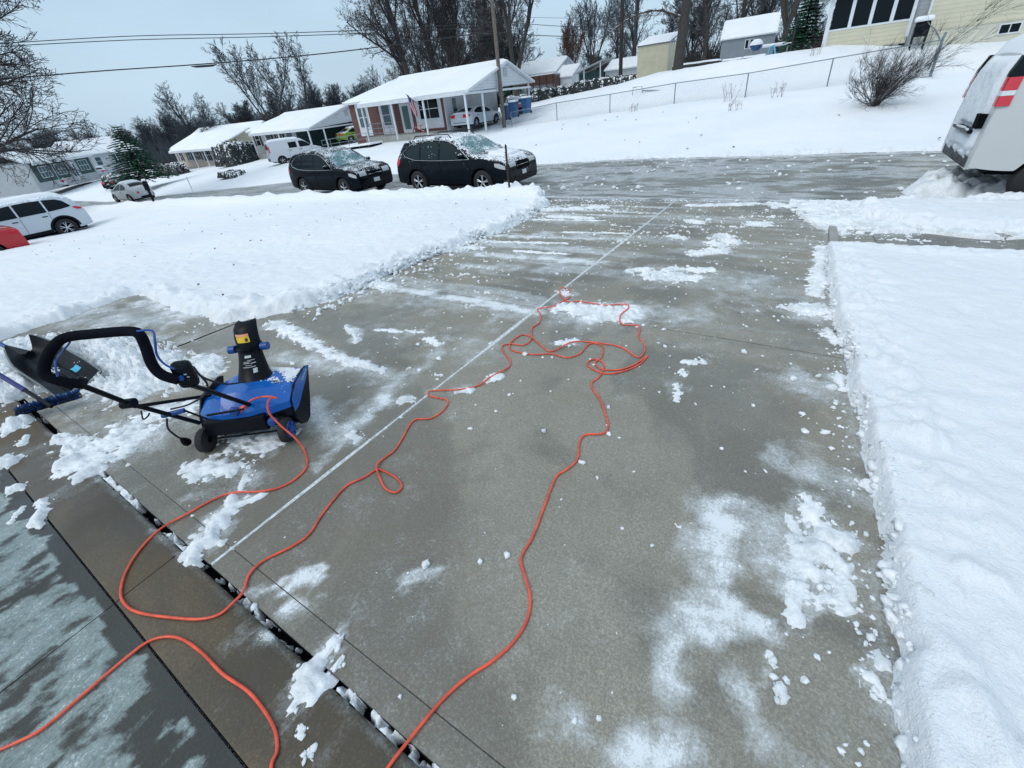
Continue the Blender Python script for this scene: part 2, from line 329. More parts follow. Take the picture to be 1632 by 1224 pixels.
DATA={"cord":[[-2.226,0.886],[-2.094,0.815],[-2.05,0.727],[-2.07,0.628],[-2.142,0.55],[-2.273,0.472],[-2.328,0.389],[-2.351,0.274],[-2.366,0.166],[-2.319,0.059],[-2.24,-0.029],[-2.141,-0.083],[-2.049,-0.094],[-1.951,-0.075],[-1.809,-0.018],[-1.697,0.036],[-1.638,0.088],[-1.629,0.145],[-1.65,0.194],[-1.708,0.249],[-1.715,0.321],[-1.666,0.428],[-1.651,0.513],[-1.692,0.611],[-1.723,0.712],[-1.739,0.816],[-1.701,0.902],[-1.684,0.975],[-1.637,0.988],[-1.534,0.983],[-1.463,0.954],[-1.459,0.907],[-1.524,0.898],[-1.603,0.932],[-1.696,0.991],[-1.714,1.056],[-1.708,1.142],[-1.745,1.25],[-1.803,1.415],[-1.713,1.481],[-1.695,1.596],[-1.737,1.689],[-1.831,1.685],[-1.901,1.678],[-1.934,1.723],[-1.864,1.774],[-1.735,1.817],[-1.653,1.936],[-1.624,2.043],[-1.595,2.173],[-1.586,2.27],[-1.633,2.356],[-1.725,2.427],[-1.819,2.528],[-1.774,2.598],[-1.658,2.624],[-1.654,2.752],[-1.752,2.942],[-1.745,3.077],[-1.814,3.236],[-1.916,3.361],[-1.786,3.413],[-1.77,3.614],[-1.747,3.753],[-1.817,3.924],[-1.93,4.006],[-1.92,3.885],[-1.815,3.727],[-1.697,3.642],[-1.602,3.697],[-1.453,3.666],[-1.31,3.654],[-1.235,3.752],[-1.125,3.744],[-1.081,3.645],[-1.1,3.48],[-1.038,3.328],[-0.887,3.334],[-0.835,3.157],[-0.737,2.992],[-0.719,2.843],[-0.76,2.814],[-0.913,2.915],[-1.079,2.914],[-1.187,2.892],[-1.303,2.804],[-1.394,2.62],[-1.525,2.682],[-1.688,2.79],[-1.773,2.781],[-1.789,2.655],[-1.754,2.545],[-1.67,2.498],[-1.497,2.517],[-1.375,2.583],[-1.239,2.577],[-1.169,2.675],[-1.166,2.84],[-1.126,2.893],[-1.042,2.858],[-0.994,2.687],[-1.006,2.586],[-0.918,2.524],[-0.802,2.578],[-0.726,2.702],[-0.68,2.86],[-0.704,2.692],[-0.79,2.544],[-0.9,2.474],[-1.04,2.529],[-1.054,2.616],[-0.993,2.644],[-0.926,2.571],[-0.906,2.415],[-0.927,2.322],[-0.881,2.239],[-0.805,2.159],[-0.715,2.02],[-0.658,1.909],[-0.663,1.835],[-0.748,1.78],[-0.758,1.707],[-0.713,1.566],[-0.732,1.465],[-0.759,1.389],[-0.728,1.204],[-0.695,1.019],[-0.689,0.899],[-0.642,0.839],[-0.574,0.77],[-0.541,0.694],[-0.54,0.607],[-0.573,0.508],[-0.627,0.412],[-0.66,0.322],[-0.679,0.224],[-0.692,0.111],[-0.692,0.032],[-0.716,-0.059],[-0.792,-0.124],[-0.873,-0.138],[-0.918,-0.123],[-1.011,-0.075],[-1.033,-0.041],[-1.088,-0.015],[-1.173,-0.003],[-1.273,-0.001],[-1.409,-0.018],[-1.549,-0.021],[-1.679,-0.037],[-1.753,-0.068],[-1.795,-0.113],[-1.806,-0.177],[-1.809,-0.254],[-1.809,-0.341],[-1.814,-0.426],[-1.865,-0.508],[-1.934,-0.596]],"frost":[[0.014,1.616,0.038,1.259,0.09,0.8],[0.038,1.259,0.018,0.965,0.08,0.9],[0.018,0.965,-0.016,0.763,0.06,0.75],[0.148,1.604,0.247,1.372,0.09,0.75],[0.083,1.105,0.173,1.052,0.06,0.85],[-0.042,0.931,-0.047,0.685,0.05,0.7],[0.236,1.366,0.249,1.581,0.07,0.6],[-0.048,0.54,0.031,0.594,0.07,0.9],[0.179,0.795,0.286,0.717,0.06,0.65],[0.285,0.733,0.363,0.724,0.06,0.6],[-0.285,0.473,-0.228,0.488,0.06,0.6],[-0.351,0.472,-0.333,0.392,0.05,0.45],[-1.073,0.549,-0.992,0.658,0.035,0.8],[-1.495,0.33,-1.454,0.395,0.035,0.9],[-1.609,0.198,-1.551,0.277,0.02,0.8],[-1.426,0.226,-1.379,0.295,0.03,0.8],[-1.163,0.358,-1.121,0.354,0.03,0.4],[-1.168,0.708,-1.072,0.797,0.05,0.3],[-1.041,0.852,-0.956,0.937,0.07,0.3],[-1.233,1.207,-1.125,1.063,0.07,0.25],[0.314,2.079,0.497,2.002,0.13,0.7],[0.283,2.984,0.507,2.88,0.16,0.6],[0.11,3.043,0.264,3.02,0.05,0.5],[0.431,4.676,0.425,4.19,0.3,0.5],[-0.969,6.011,-0.501,5.99,0.12,0.5],[-2.864,1.147,-2.97,0.97,0.08,0.7],[-2.287,1.794,-2.092,1.138,0.08,0.7],[-2.092,1.138,-2.064,0.836,0.05,0.7],[-2.277,2.241,-2.158,1.662,0.08,0.5],[-2.28,3.648,-2.111,2.568,0.08,0.5],[-4.087,3.306,-1.869,3.312,0.1,0.9],[-4.211,2.916,-2.922,3.015,0.25,0.45],[-3.638,4.885,-1.858,5.039,0.12,0.85],[-3.54,4.288,-2.169,4.556,0.15,0.6],[-4.318,5.872,-2.377,6.163,0.1,0.8],[-4.691,7.075,-2.668,7.221,0.15,0.5],[-4.515,8.056,-2.581,8.37,0.15,0.4],[-3.088,2.441,-1.975,2.375,0.3,0.35],[-3.517,1.566,-2.831,1.758,0.15,0.6],[-2.831,1.758,-2.427,1.729,0.1,0.7],[-2.542,1.576,-2.287,1.794,0.06,0.5],[-1.068,3.586,-0.546,3.797,0.3,0.5],[-1.067,4.739,-0.119,4.855,0.35,0.55],[-0.283,4.228,0.181,4.407,0.4,0.4],[-1.588,7.214,-0.577,8.154,0.4,0.35],[-1.451,3.432,-1.068,3.586,0.25,0.8],[-6.681,1.745,-5.647,1.736,0.3,0.7],[-6.902,1.228,-5.895,1.266,0.4,0.6],[-6.052,1.572,-5.262,1.209,0.3,0.5],[-4.331,0.353,-3.337,0.518,0.25,0.5],[-3.349,0.179,-3.298,0.466,0.15,0.6],[-4.284,1.352,-3.807,1.563,0.1,0.5],[-2.572,1.204,-2.262,1.124,0.12,0.7],[-2.448,0.421,-2.244,0.632,0.12,0.45],[-2.42,1.045,-2.38,1.38,0.05,0.5],[-1.49,0.069,-1.445,0.069,0.03,0.6],[-0.727,2.818,-0.719,2.341,0.1,0.25],[-0.584,3.227,0.012,3.255,0.2,0.3],[-1.064,0.063,-0.897,-0.009,0.07,0.8]],"piles":[[0.362,1.738,0.412,1.595,0.055,0.03],[0.413,1.631,0.501,1.636,0.05,0.025],[0.377,1.508,0.451,1.484,0.06,0.03],[0.366,1.406,0.477,1.379,0.04,0.02],[0.448,1.391,0.482,1.3,0.035,0.02],[0.324,1.323,0.311,1.166,0.03,0.014],[0.385,1.273,0.445,1.319,0.035,0.014],[0.355,1.839,0.392,1.765,0.03,0.015],[0.307,1.65,0.334,1.42,0.03,0.012],[-2.2,0.437,-2.125,0.312,0.05,0.035],[-2.125,0.312,-2.079,0.216,0.06,0.04],[-2.079,0.216,-2.026,0.159,0.035,0.03],[-2.121,0.541,-2.185,0.39,0.02,0.015],[-1.127,0.158,-1.089,0.1,0.035,0.03],[-1.068,0.154,-1.115,0.149,0.025,0.018],[-1.092,0.088,-1.087,0.05,0.02,0.014],[-1.015,0.025,-0.997,0.017,0.014,0.006],[-0.948,0.01,-0.928,0.005,0.012,0.005],[-1.141,0.265,-1.117,0.218,0.02,0.015],[-1.066,0.234,-1.061,0.202,0.015,0.01],[-2.609,0.57,-2.749,0.474,0.05,0.02],[-2.647,0.48,-2.475,0.557,0.05,0.025],[-2.484,0.775,-2.546,0.877,0.05,0.02],[-2.407,0.632,-2.272,0.538,0.04,0.012],[-2.704,0.819,-2.535,0.848,0.12,0.02],[-2.527,0.458,-2.689,0.43,0.03,0.012],[-5.804,0.678,-5.21,0.873,0.22,0.14],[-5.123,0.846,-4.512,0.877,0.22,0.13],[-4.375,0.827,-3.932,0.978,0.14,0.09],[-4.625,1.069,-3.991,1.005,0.12,0.06],[-6.226,0.564,-5.063,0.508,0.15,0.08],[-6.113,0.269,-5.217,0.218,0.25,0.1],[-4.254,1.173,-3.893,1.16,0.09,0.04],[-3.948,1.135,-4.117,1.297,0.06,0.03],[-4.442,0.584,-4.124,0.734,0.15,0.05],[-6.492,0.599,-6.591,0.403,0.15,0.06],[-3.328,0.22,-3.427,0.108,0.07,0.02],[-3.506,0.225,-3.507,0.361,0.1,0.02],[-3.595,0.39,-3.554,0.563,0.12,0.025],[-3.648,0.598,-3.464,0.772,0.09,0.015],[-3.304,0.328,-3.422,0.476,0.06,0.012],[-3.895,0.168,-3.629,0.163,0.06,0.03],[-3.278,0.097,-3.291,0.209,0.05,0.025],[-3.525,0.058,-3.51,0.146,0.03,0.045],[-3.54,-0.149,-3.511,-0.107,0.028,0.03],[-3.227,-0.089,-3.036,-0.153,0.026,0.03],[-3.215,-0.225,-3.299,-0.167,0.012,0.006],[-4.422,0.057,-4.407,0.104,0.05,0.07],[-4.38,-0.0,-4.469,0.033,0.04,0.03],[-3.972,-0.108,-3.91,-0.077,0.05,0.04],[-4.16,0.035,-4.103,-0.008,0.03,0.02],[-0.416,2.884,-0.285,2.943,0.03,0.015],[-0.416,2.735,-0.374,2.68,0.03,0.012],[-0.392,2.564,-0.354,2.352,0.025,0.009],[-1.642,3.488,-1.082,3.629,0.13,0.03],[-1.314,3.408,-1.149,3.553,0.12,0.03],[-1.132,4.716,-0.766,4.776,0.13,0.03],[-1.055,4.984,-0.595,5.139,0.08,0.02],[-0.67,6.688,-0.522,6.475,0.12,0.05],[-0.739,6.311,-0.606,6.214,0.1,0.03],[-1.288,6.527,-1.147,6.488,0.08,0.04],[-0.839,5.737,-0.573,5.969,0.1,0.03],[-1.397,4.818,-1.259,4.915,0.08,0.02],[0.331,4.304,0.471,4.238,0.12,0.03],[-0.347,7.625,-0.174,7.618,0.12,0.03],[-1.284,7.662,-1.117,7.551,0.1,0.03],[-1.9,3.892,-1.797,3.831,0.05,0.03],[-1.404,2.772,-1.297,2.856,0.05,0.025],[-1.744,1.813,-1.658,1.889,0.03,0.02],[-1.629,2.05,-1.588,2.117,0.04,0.02],[-2.041,1.542,-2.0,1.596,0.04,0.025],[-2.066,1.116,-2.004,1.114,0.04,0.02],[-3.492,2.272,-3.113,2.067,0.04,0.02],[-2.544,2.382,-2.353,2.332,0.04,0.02],[-3.154,2.337,-2.69,2.459,0.03,0.012],[-4.321,2.008,-3.702,1.882,0.08,0.02],[-3.702,1.882,-2.831,1.758,0.05,0.018],[-2.876,1.795,-2.501,1.799,0.04,0.02],[-4.194,5.079,-3.941,5.152,0.1,0.02],[-3.266,5.169,-2.483,5.237,0.04,0.015],[-3.962,5.537,-2.724,5.76,0.04,0.015],[-4.052,7.203,-2.722,7.365,0.04,0.015],[-3.029,6.42,-2.016,6.583,0.03,0.012],[-4.347,3.335,-3.918,3.25,0.1,0.02],[0.561,1.176,0.574,1.14,0.03,0.02],[0.544,1.081,0.562,1.033,0.03,0.015],[0.61,2.038,0.653,1.995,0.03,0.03],[0.534,3.1,0.56,2.945,0.03,0.02],[0.504,3.817,0.559,3.662,0.05,0.02],[0.278,0.91,0.296,0.881,0.02,0.015],[0.247,0.981,0.261,0.963,0.015,0.01],[0.496,9.445,0.851,8.424,0.25,0.05],[0.788,7.958,1.337,7.675,0.25,0.05],[0.398,8.338,0.758,7.348,0.12,0.04],[-0.181,9.355,0.489,8.869,0.12,0.03],[0.521,6.442,0.431,4.676,0.06,0.03],[-1.536,8.977,-0.485,9.315,0.12,0.02],[-4.238,8.101,-3.183,8.605,0.12,0.03],[-3.815,7.541,-3.024,7.521,0.1,0.02]],"clods":[[-1.042,0.67,0.016],[-0.836,0.796,0.014],[-0.752,0.879,0.017],[-0.456,0.447,0.011],[-1.37,1.739,0.012],[-1.534,1.737,0.008],[-1.414,1.515,0.011],[-0.992,1.704,0.014],[0.3,0.933,0.012],[0.24,1.106,0.011],[0.35,0.959,0.011],[-0.047,3.207,0.02],[0.074,2.505,0.013],[0.469,2.26,0.016],[0.284,2.94,0.02],[0.493,2.929,0.025],[0.427,3.051,0.015],[-2.191,2.138,0.02],[-2.529,2.255,0.02],[-3.053,0.771,0.02],[-2.293,0.168,0.009],[-1.549,0.178,0.012],[0.333,2.538,0.015],[0.349,2.364,0.018],[0.445,2.399,0.02],[0.275,0.888,0.014],[-1.125,0.282,0.01],[-1.112,0.256,0.009],[-0.21,1.225,0.008],[0.06,1.271,0.008],[-0.259,0.488,0.008],[-0.193,0.533,0.008],[0.091,1.878,0.007],[-0.039,2.009,0.008],[-0.566,1.489,0.008],[-0.679,1.556,0.012],[-0.412,1.619,0.006],[-1.905,1.402,0.01],[-2.073,1.147,0.02],[-2.163,1.361,0.012],[-1.577,2.493,0.02],[-1.417,2.508,0.012],[-1.348,2.539,0.012],[-1.385,1.94,0.012],[-1.402,2.128,0.01],[-0.722,2.098,0.012],[-0.633,1.85,0.012],[0.571,3.503,0.02],[-0.599,3.076,0.012]],"grip":[[-2.487,0.264,0.8],[-2.513,0.219,0.84],[-2.546,0.199,0.88],[-2.548,0.227,0.93],[-2.522,0.27,0.98],[-2.516,0.321,1.0],[-2.42,0.392,1.0],[-2.276,0.47,1.0],[-2.215,0.483,0.99],[-2.195,0.475,0.94],[-2.166,0.455,0.87],[-2.136,0.458,0.82],[-2.096,0.491,0.78]],"left_tube":[[-2.527,0.257,0.8],[-2.714,0.395,0.52],[-2.789,0.63,0.17]],"right_tube":[[-2.115,0.478,0.79],[-2.412,0.649,0.52],[-2.538,0.838,0.24]],"brace":[[-2.692,0.403,0.5],[-2.841,0.765,0.27]],"crank":[[-2.79,0.495,0.33],[-2.714,0.583,0.33],[-2.654,0.641,0.24]],"crankrod":[[-2.657,0.651,0.26],[-2.497,0.785,0.26]],"box":[-2.11,0.526,0.8],"pluglead":[[-2.785,0.506,0.3],[-2.87,0.501,0.2],[-2.934,0.524,0.1],[-2.943,0.542,0.05]],"bail":[[-2.485,0.22,0.87],[-2.501,0.246,0.93],[-2.585,0.293,0.93],[-2.537,0.327,0.97]],"lever":[[-2.139,0.465,1.03],[-2.105,0.502,1.02],[-2.083,0.486,0.98],[-2.107,0.474,0.92],[-2.106,0.479,0.87],[-2.084,0.495,0.84]],"cableA":[[-2.247,0.603,0.74],[-2.393,0.659,0.6],[-2.611,0.801,0.4],[-2.668,0.924,0.32]],"cableB":[[-2.209,0.59,0.74],[-2.415,0.664,0.55],[-2.621,0.679,0.4],[-2.613,0.59,0.4],[-2.669,0.523,0.4]],"orangeplug":[[-2.583,0.832,0.22],[-2.602,0.797,0.2]],"orange_up":[[-2.577,0.808,0.22],[-2.54,0.856,0.26],[-2.478,0.889,0.28],[-2.426,0.919,0.28],[-2.39,0.936,0.265],[-2.415,0.924,0.27],[-2.415,0.892,0.26],[-2.404,0.867,0.2],[-2.358,0.876,0.11],[-2.276,0.888,0.03]],"hook":[[-2.715,0.42,0.45],[-2.68,0.402,0.42],[-2.685,0.427,0.42],[-2.69,0.44,0.43]],"shovel_h":[[-5.77,0.393,0.12],[-5.95,0.35,0.2],[-7.277,0.239,0.34]],"brush_h":[[-4.32,0.253,0.07],[-4.638,0.216,0.15],[-4.917,0.175,0.24],[-5.318,0.116,0.4]]}
# ---------------------------------------------------------------- terrain functions
_SX=np.array([-260,-140,-95,-60,-42,-27,-17,-9,-5.5,60.]); _SZ=np.array([-5.3,-4.4,-3.7,-3.3,-2.2,-1.36,-.93,-.66,-.557,-.557])
def street_z(x,y): return S(x)+np.interp(y,[9.4,12,17],[0,-.20,-.32])
def S(x): return np.interp(x,_SX,_SZ)
_gx=np.array([-260,-110,-80,-63,-55,-43,-36,-30,-24,-19,-15,-11,-7,-3,1,5,10,60.])
_gy=np.array([17,21,25,31,38,50,62,160,500.])
_gz=np.array([ # rows of snow-top height for each y
 [0]*18,
 [-5.2,-3.9,-3.5,-3.05,-2.6,-1.95,-1.55,-1.15,-.95,-.82,-.70,-.60,-.55,-.52,-.50,-.50,-.50,-.50],
 [-5.0,-3.5,-3.1,-2.8,-2.3,-1.6,-1.15,-.80,-.62,-.66,-.52,-.38,-.26,-.18,-.12,-.10,-.08,-.08],
 [-4.8,-3.4,-3.0,-2.35,-1.95,-1.28,-.75,-.32,-.25,-.45,-.25,-.09,.13,.19,.35,.35,.42,.45],
 [-4.8,-3.2,-2.8,-2.2,-1.8,-1.2,-.6,-.2,-.05,.55,1.1,1.85,2.05,2.2,2.33,1.7,1.25,1.25],
 [-4.8,-3.0,-2.6,-2.0,-1.5,-.6,.1,.6,1.0,1.4,1.75,2.2,2.2,2.2,2.35,2.0,1.8,1.8],
 [-4.8,-3.0,-2.6,-1.8,-1.2,-.2,.5,1.2,1.5,1.8,2.0,2.2,2.3,2.4,2.5,2.5,2.5,2.5],
 [-4.5,-3.5,-3,-2.5,-2,-1,0,.6,1,1.5,1.7,1.9,2,2,2,2,2,2],
 [-4,-4,-4,-3,-2,-1,0,.5,1,1,1,1,1,1,1,1,1,1]],float)
_gz[0]=S(_gx)-.32
def far_table(x,y):
    x=np.asarray(x,float);y=np.asarray(y,float)
    ix=np.clip(np.searchsorted(_gx,x)-1,0,len(_gx)-2); iy=np.clip(np.searchsorted(_gy,y)-1,0,len(_gy)-2)
    fx=np.clip((x-_gx[ix])/(_gx[ix+1]-_gx[ix]),0,1); fy=np.clip((y-_gy[iy])/(_gy[iy+1]-_gy[iy]),0,1)
    return (_gz[iy,ix]*(1-fx)+_gz[iy,ix+1]*fx)*(1-fy)+(_gz[iy+1,ix]*(1-fx)+_gz[iy+1,ix+1]*fx)*fy
def G(x,y):
    x=np.asarray(x,float);y=np.asarray(y,float); s=S(x)
    near=s+.5566-.0592*np.clip(y,0,9.4)
    near=near-.50*np.clip((-12-x)/12,0,1)*np.clip((9.2-y)/3,0,1)
    return np.where(y<9.4,near,np.where(y<17,street_z(x,y),far_table(x,np.maximum(y,17))))
def Gf(x,y): return float(G(x,y))
CLEAR=[(-6.9,-4),(.58,-4),(.58,.85),(.61,1.7),(.6,2.54),(.55,3.96),(.54,6.4),(1.4,6.42),(9,6.5),(9,7.45),(2.6,7.75),(1.85,7.7),(1.5,7.88),(1.08,8.4),(.97,8.95),(1.2,9.5),(1.8,9.7),(60,9.7),(60,17),(-3,17),(-20,17),(-50,17),(-75,17),(-75,9.6),(-30,9.55),(-7,9.7),(-5.3,9.6),(-4.5,8.85),(-4.2,7.5),(-4.1,6.2),(-4.25,5.2),(-4.3,3.4),(-4.26,2.68),(-4.37,2.34),(-4.56,2.05),(-4.93,1.74),(-7.17,1.76),(-7.14,1.3),(-6.95,.6)]
def sdf(x,y,poly=CLEAR):
    """positive outside the cleared polygon"""
    d=np.full(x.shape,1e9); ins=np.zeros(x.shape,bool); n=len(poly)
    for i in range(n):
        ax,ay=poly[i];bx,by=poly[(i+1)%n]; ex,ey=bx-ax,by-ay
        t=np.clip(((x-ax)*ex+(y-ay)*ey)/(ex*ex+ey*ey+1e-12),0,1)
        d=np.minimum(d,np.hypot(x-ax-t*ex,y-ay-t*ey))
        c=((ay>y)!=(by>y))&(x<(bx-ax)*(y-ay)/((by-ay) if abs(by-ay)>1e-9 else 1e-9)+ax); ins^=c
    return np.where(ins,-d,d)
def axis(segs):
    out=[]
    for a,b,st in segs: out.append(np.arange(a,b,st))
    out.append([segs[-1][1]]); return np.concatenate(out)
def grow(a,b,s0,k):
    out=[a];s=s0
    while out[-1]<b: out.append(out[-1]+s); s*=k
    return np.array(out)
def build_terrain():
    xs=np.concatenate([-9-grow(0,380,.06,1.06)[1:][::-1],np.arange(-9,-4.9,.035),np.arange(-4.9,-3.9,.022),np.arange(-3.9,.5,.05),np.arange(.5,.95,.014),np.arange(.95,3.4,.03),3.4+grow(0,320,.06,1.07)])
    ys=np.concatenate([-.2-grow(0,60,.05,1.15)[1:][::-1],np.arange(-.2,10.2,.026),np.arange(10.2,16.6,.2),np.arange(16.6,17.9,.045),17.9+grow(0,480,.06,1.045)])
    X,Y=np.meshgrid(xs,ys,indexing='ij'); shp=X.shape
    d=sdf(X,Y)
    near=(np.abs(d)<1.2)
    w=(fbm(X*3,Y*3,3,3)-.5)*.16+(fbm(X*14,Y*14,3,9)-.5)*.07+(vnoise(X*42,Y*42,4)-.5)*.045
    leftroad=np.clip((X+4.8)/-1.0,0,1)
    d2=d+w*np.where((X>.3)&(Y<6.9),.42,np.where(Y>15,1.6,1.1))
    base=G(X,Y)
    base=np.where(Y>=16.95,base-.13,base)
    dep=.118*sstep(d2/np.where((X>.3)&(Y<6.9),.045,.12))
    # crumbly thrown snow at shovelled/ploughed borders
    lump=(np.where(Y>8.7,fbm(X*3.5,Y*5,4,21,.5),fbm(X*7,Y*7,4,21,.55))-.42)
    band=np.exp(-((d2-.2)/.17)**2)
    amp=np.where((Y>8.7)&(Y<10),.13,np.where(Y>14.5,.16,np.where(X<-3.5,.085,.05)))
    bl=band*amp*np.clip(lump*3,0,1.5)*(d2>0)
    ridge=np.where((Y>8.2)&(Y<9.9)&(X<-4.8),.19*np.exp(-((Y-9.25)/.38)**2),0)*(d2>0)*(1+.9*(fbm(X*1.3,Y*3,3,5)-.5))
    # soft surface relief
    rel=(fbm(X*.35,Y*.35,3,31)-.5)*np.clip(d/2,0,1)*.18+(fbm(X*1.7,Y*1.7,3,33)-.5)*.032*np.clip(d*3,0,1)+(fbm(X*9,Y*9,4,35,.6)-.5)*.034*np.clip(d*6,0,1)+(fbm(X*27,Y*27,3,36,.6)-.5)*.013*np.clip(d*8,0,1)*(np.abs(Y)<12)
    dimple=-.03*np.clip(vnoise(X*4.3,Y*4.3,77)-.80,0,1)*5*np.clip(d*3,0,1)*(Y<9)
    pockX=(X<-3.5)&(Y<9.4); rel=rel+np.where(pockX,(fbm(X*5,Y*7,3,41)-.5)*.05*np.exp(-d/1.3),0)*(d>0)
    Z=base+np.where(d2>0,dep+bl+ridge+rel+dimple,-.07)
    Z=np.where((d2<=0)&(d2>-.03),base-.02,Z)
    # far grid: gentle drift lines along the contour of the bank
    V=np.stack([X,Y,Z],-1).reshape(-1,3)
    o=fastmesh('snow_ground',V,gridfaces(*shp),[MT['snow']]); tag(o,kind='structure'); o['label']='snow covered lawns and yards sloping to the left'
    return o
build_terrain()
# ---------------------------------------------------------------- concrete sheets with frost attribute
def frost_at(X,Y,kind):
    f=np.zeros(X.shape); X=X+(fbm(X*7,Y*7,4,501,.6)-.5)*.22; Y=Y+(fbm(X*7+40,Y*7,4,502,.6)-.5)*.22; mod=.35+1.3*fbm(X*6,Y*6,4,503,.6)
    for x0,y0,x1,y1,w,i in DATA['frost']:
        if kind=='garage' and max(y0,y1)>.25: continue
        ex,ey=x1-x0,y1-y0; t=np.clip(((X-x0)*ex+(Y-y0)*ey)/(ex*ex+ey*ey+1e-9),0,1); dd=np.hypot(X-x0-t*ex,Y-y0-t*ey)
        f=np.maximum(f,np.minimum(1,i*mod)*np.clip(1.25-dd/(w*1.5),0,1)**.8)
    for x0,y0,x1,y1,w,h in DATA['piles']:
        if kind=='garage' and max(y0,y1)>.25: continue
        ex,ey=x1-x0,y1-y0; t=np.clip(((X-x0)*ex+(Y-y0)*ey)/(ex*ex+ey*ey+1e-9),0,1); dd=np.hypot(X-x0-t*ex,Y-y0-t*ey)
        f=np.maximum(f,.62*mod*np.clip(1.5-dd/(w*1.5),0,1)**.8)
    return f
def sheet(name,xs,ys,zf,mat,kind,label=None):
    X,Y=np.meshgrid(xs,ys,indexing='ij'); Z=zf(X,Y)
    f=frost_at(X,Y,kind)
    if kind=='drive':
        str_=fbm(X*.5+Y*.06,Y*5.5,4,51); cov=np.interp(Y,[0,2,3.2,5,9.4],[.0,.06,.2,.4,.52])*np.where(X<-1.93,1.25,.8)
        f=np.maximum(f,np.clip((str_-.42)*4,0,1)*cov)
        f=np.maximum(f,.42*np.exp(-np.abs(X+1.93)/.06)*(Y>1)); f=np.maximum(f,.45*np.exp(-np.abs(X-.56)/.12)*(fbm(X*5,Y*5,3,8)>.45))
        f=np.maximum(f,.35*(fbm(X*1.2,Y*1.2,4,61)-.42)*3*(Y<3))
        f=np.maximum(f,.5*np.clip((fbm(X*1.5,Y*1.5,4,66)-.45)*5,0,1)*(X<-4.5))
    if kind=='street':
        str_=fbm(X*.9,Y*1.8,4,71)*.5+fbm(X*3,Y*4.5,4,75)*.5; f=np.clip((str_-.34)*5,0,1)*.60; 
        f=np.maximum(f,.75*np.exp(-((Y-9.75)/.25)**2)*(fbm(X*3,Y*3,3,72)>.4)); f=np.maximum(f,.8*np.exp(-((Y-16.85)/.2)**2))
        for yy in (11.6,12.9,14.6,15.4): f=np.maximum(f,.62*np.exp(-((Y-yy-.1*np.sin(X*.3))/.06)**2)*(fbm(X*2,Y*2,3,74)>.42)*(X<-1))
    if kind=='garage':
        n=fbm(X*17,Y*8.5,4,81,.6)*.75+.25*fbm(X*3,Y*2,3,84); f=np.where(Y<-.17+(fbm(X*8,Y*8,3,83)-.5)*.14,.50+4.2*(n-.46),f*.7); f=np.clip(f,0,.72)
    V=np.stack([X,Y,Z],-1).reshape(-1,3); o=fastmesh(name,V,gridfaces(*X.shape),[MT[mat]])
    a=o.data.attributes.new('frost','FLOAT','POINT'); a.data.foreach_set('value',f.ravel().astype(np.float32))
    tag(o,kind='structure'); 
    if label: o['label']=label
    return o
pl=lambda X,Y:-.0592*Y
JX=-1.93
# driveway slabs: gaps between are real, a packed snow filler lies in them
def slabs():
    ysegs=[(.186,.283),(.287,3.397),(3.403,6.217),(6.223,9.40)]
    V=[];F=[];fr=[];n=0
    for (x0,x1) in ((-4.75,JX-.008),(JX+.008,1.1)):
        for (y0,y1) in ysegs:
            xs=np.linspace(x0,x1,max(2,int((x1-x0)/.03))); ys=np.linspace(y0,y1,max(3,int((y1-y0)/.03)))
            X,Y=np.meshgrid(xs,ys,indexing='ij'); Z=pl(X,Y)+(vnoise(X*1.1,Y*1.1,5)-.5)*.004
            edge=np.zeros(X.shape); edge[0,:]=edge[-1,:]=1; edge[:,0]=edge[:,-1]=1; Z=Z-edge*.004
            f=np.maximum(frost_at(X,Y,'d'),0)
            st=fbm(X*.5+Y*.06,Y*5.5,4,51); cov=np.interp(Y,[0,2,3.2,5,9.4],[0,.10,.46,.60,.64])*np.where(X<JX,1.15,.85)
            f=np.maximum(f,np.clip((st*.7+.3*fbm(X*3,Y*4,4,53)-.40)*5,0,1)*cov)
            f=np.maximum(f,.5*np.exp(-np.abs(X-JX)/.05)*(Y>1.2)*(.5+fbm(X*4,Y*4,3,12)))
            f=np.maximum(f,.5*np.exp(-np.abs(X-.58)/.10)*(fbm(X*5,Y*5,3,8)>.42))
            f=np.maximum(f,np.clip((fbm(X*1.3,Y*1.3,4,61)-.49)*3,0,.26)*(Y<3.4))
            V.append(np.stack([X,Y,Z],-1).reshape(-1,3)); F.append(gridfaces(*X.shape)+n); fr.append(f.ravel()); n+=X.size
            # skirts
    V=np.concatenate(V);F=np.concatenate(F)
    o=fastmesh('driveway',V,F,[MT['drive']]); a=o.data.attributes.new('frost','FLOAT','POINT'); a.data.foreach_set('value',np.concatenate(fr).astype(np.float32))
    tag(o,kind='structure'); o['label']='wet concrete driveway with joints and frosty patches'
slabs()
xs=np.array([JX-.02,JX+.02]); 
def strip(name,x0,x1,y0,y1,dz,mat,n=60):
    m=MB(); 
    if y1-y0>x1-x0: P=[[(x,y,-.0592*y+dz) for y in np.linspace(y0,y1,n)] for x in (x0,x1)]
    else: P=[[(x,y,-.0592*y+dz) for y in (y0,y1)] for x in np.linspace(x0,x1,n)]
    m.grid(P); o=m.build(name,mat); tag(o,kind='structure'); return o
o=strip('joint_filler',JX-.02,JX+.02,.19,9.4,-.0035,plain('joint_packed_snow',(.56,.61,.63),.8,.28,45)); o['label']='packed snow in the long middle joint'
m=MB()
for yy in (.285,3.4,6.22): m.grid([[(x,y,-.0592*y-.006) for y in (yy-.01,yy+.01)] for x in (-4.75,JX-.022)]); m.grid([[(x,y,-.0592*y-.006) for y in (yy-.01,yy+.01)] for x in (JX+.022,1.1)])
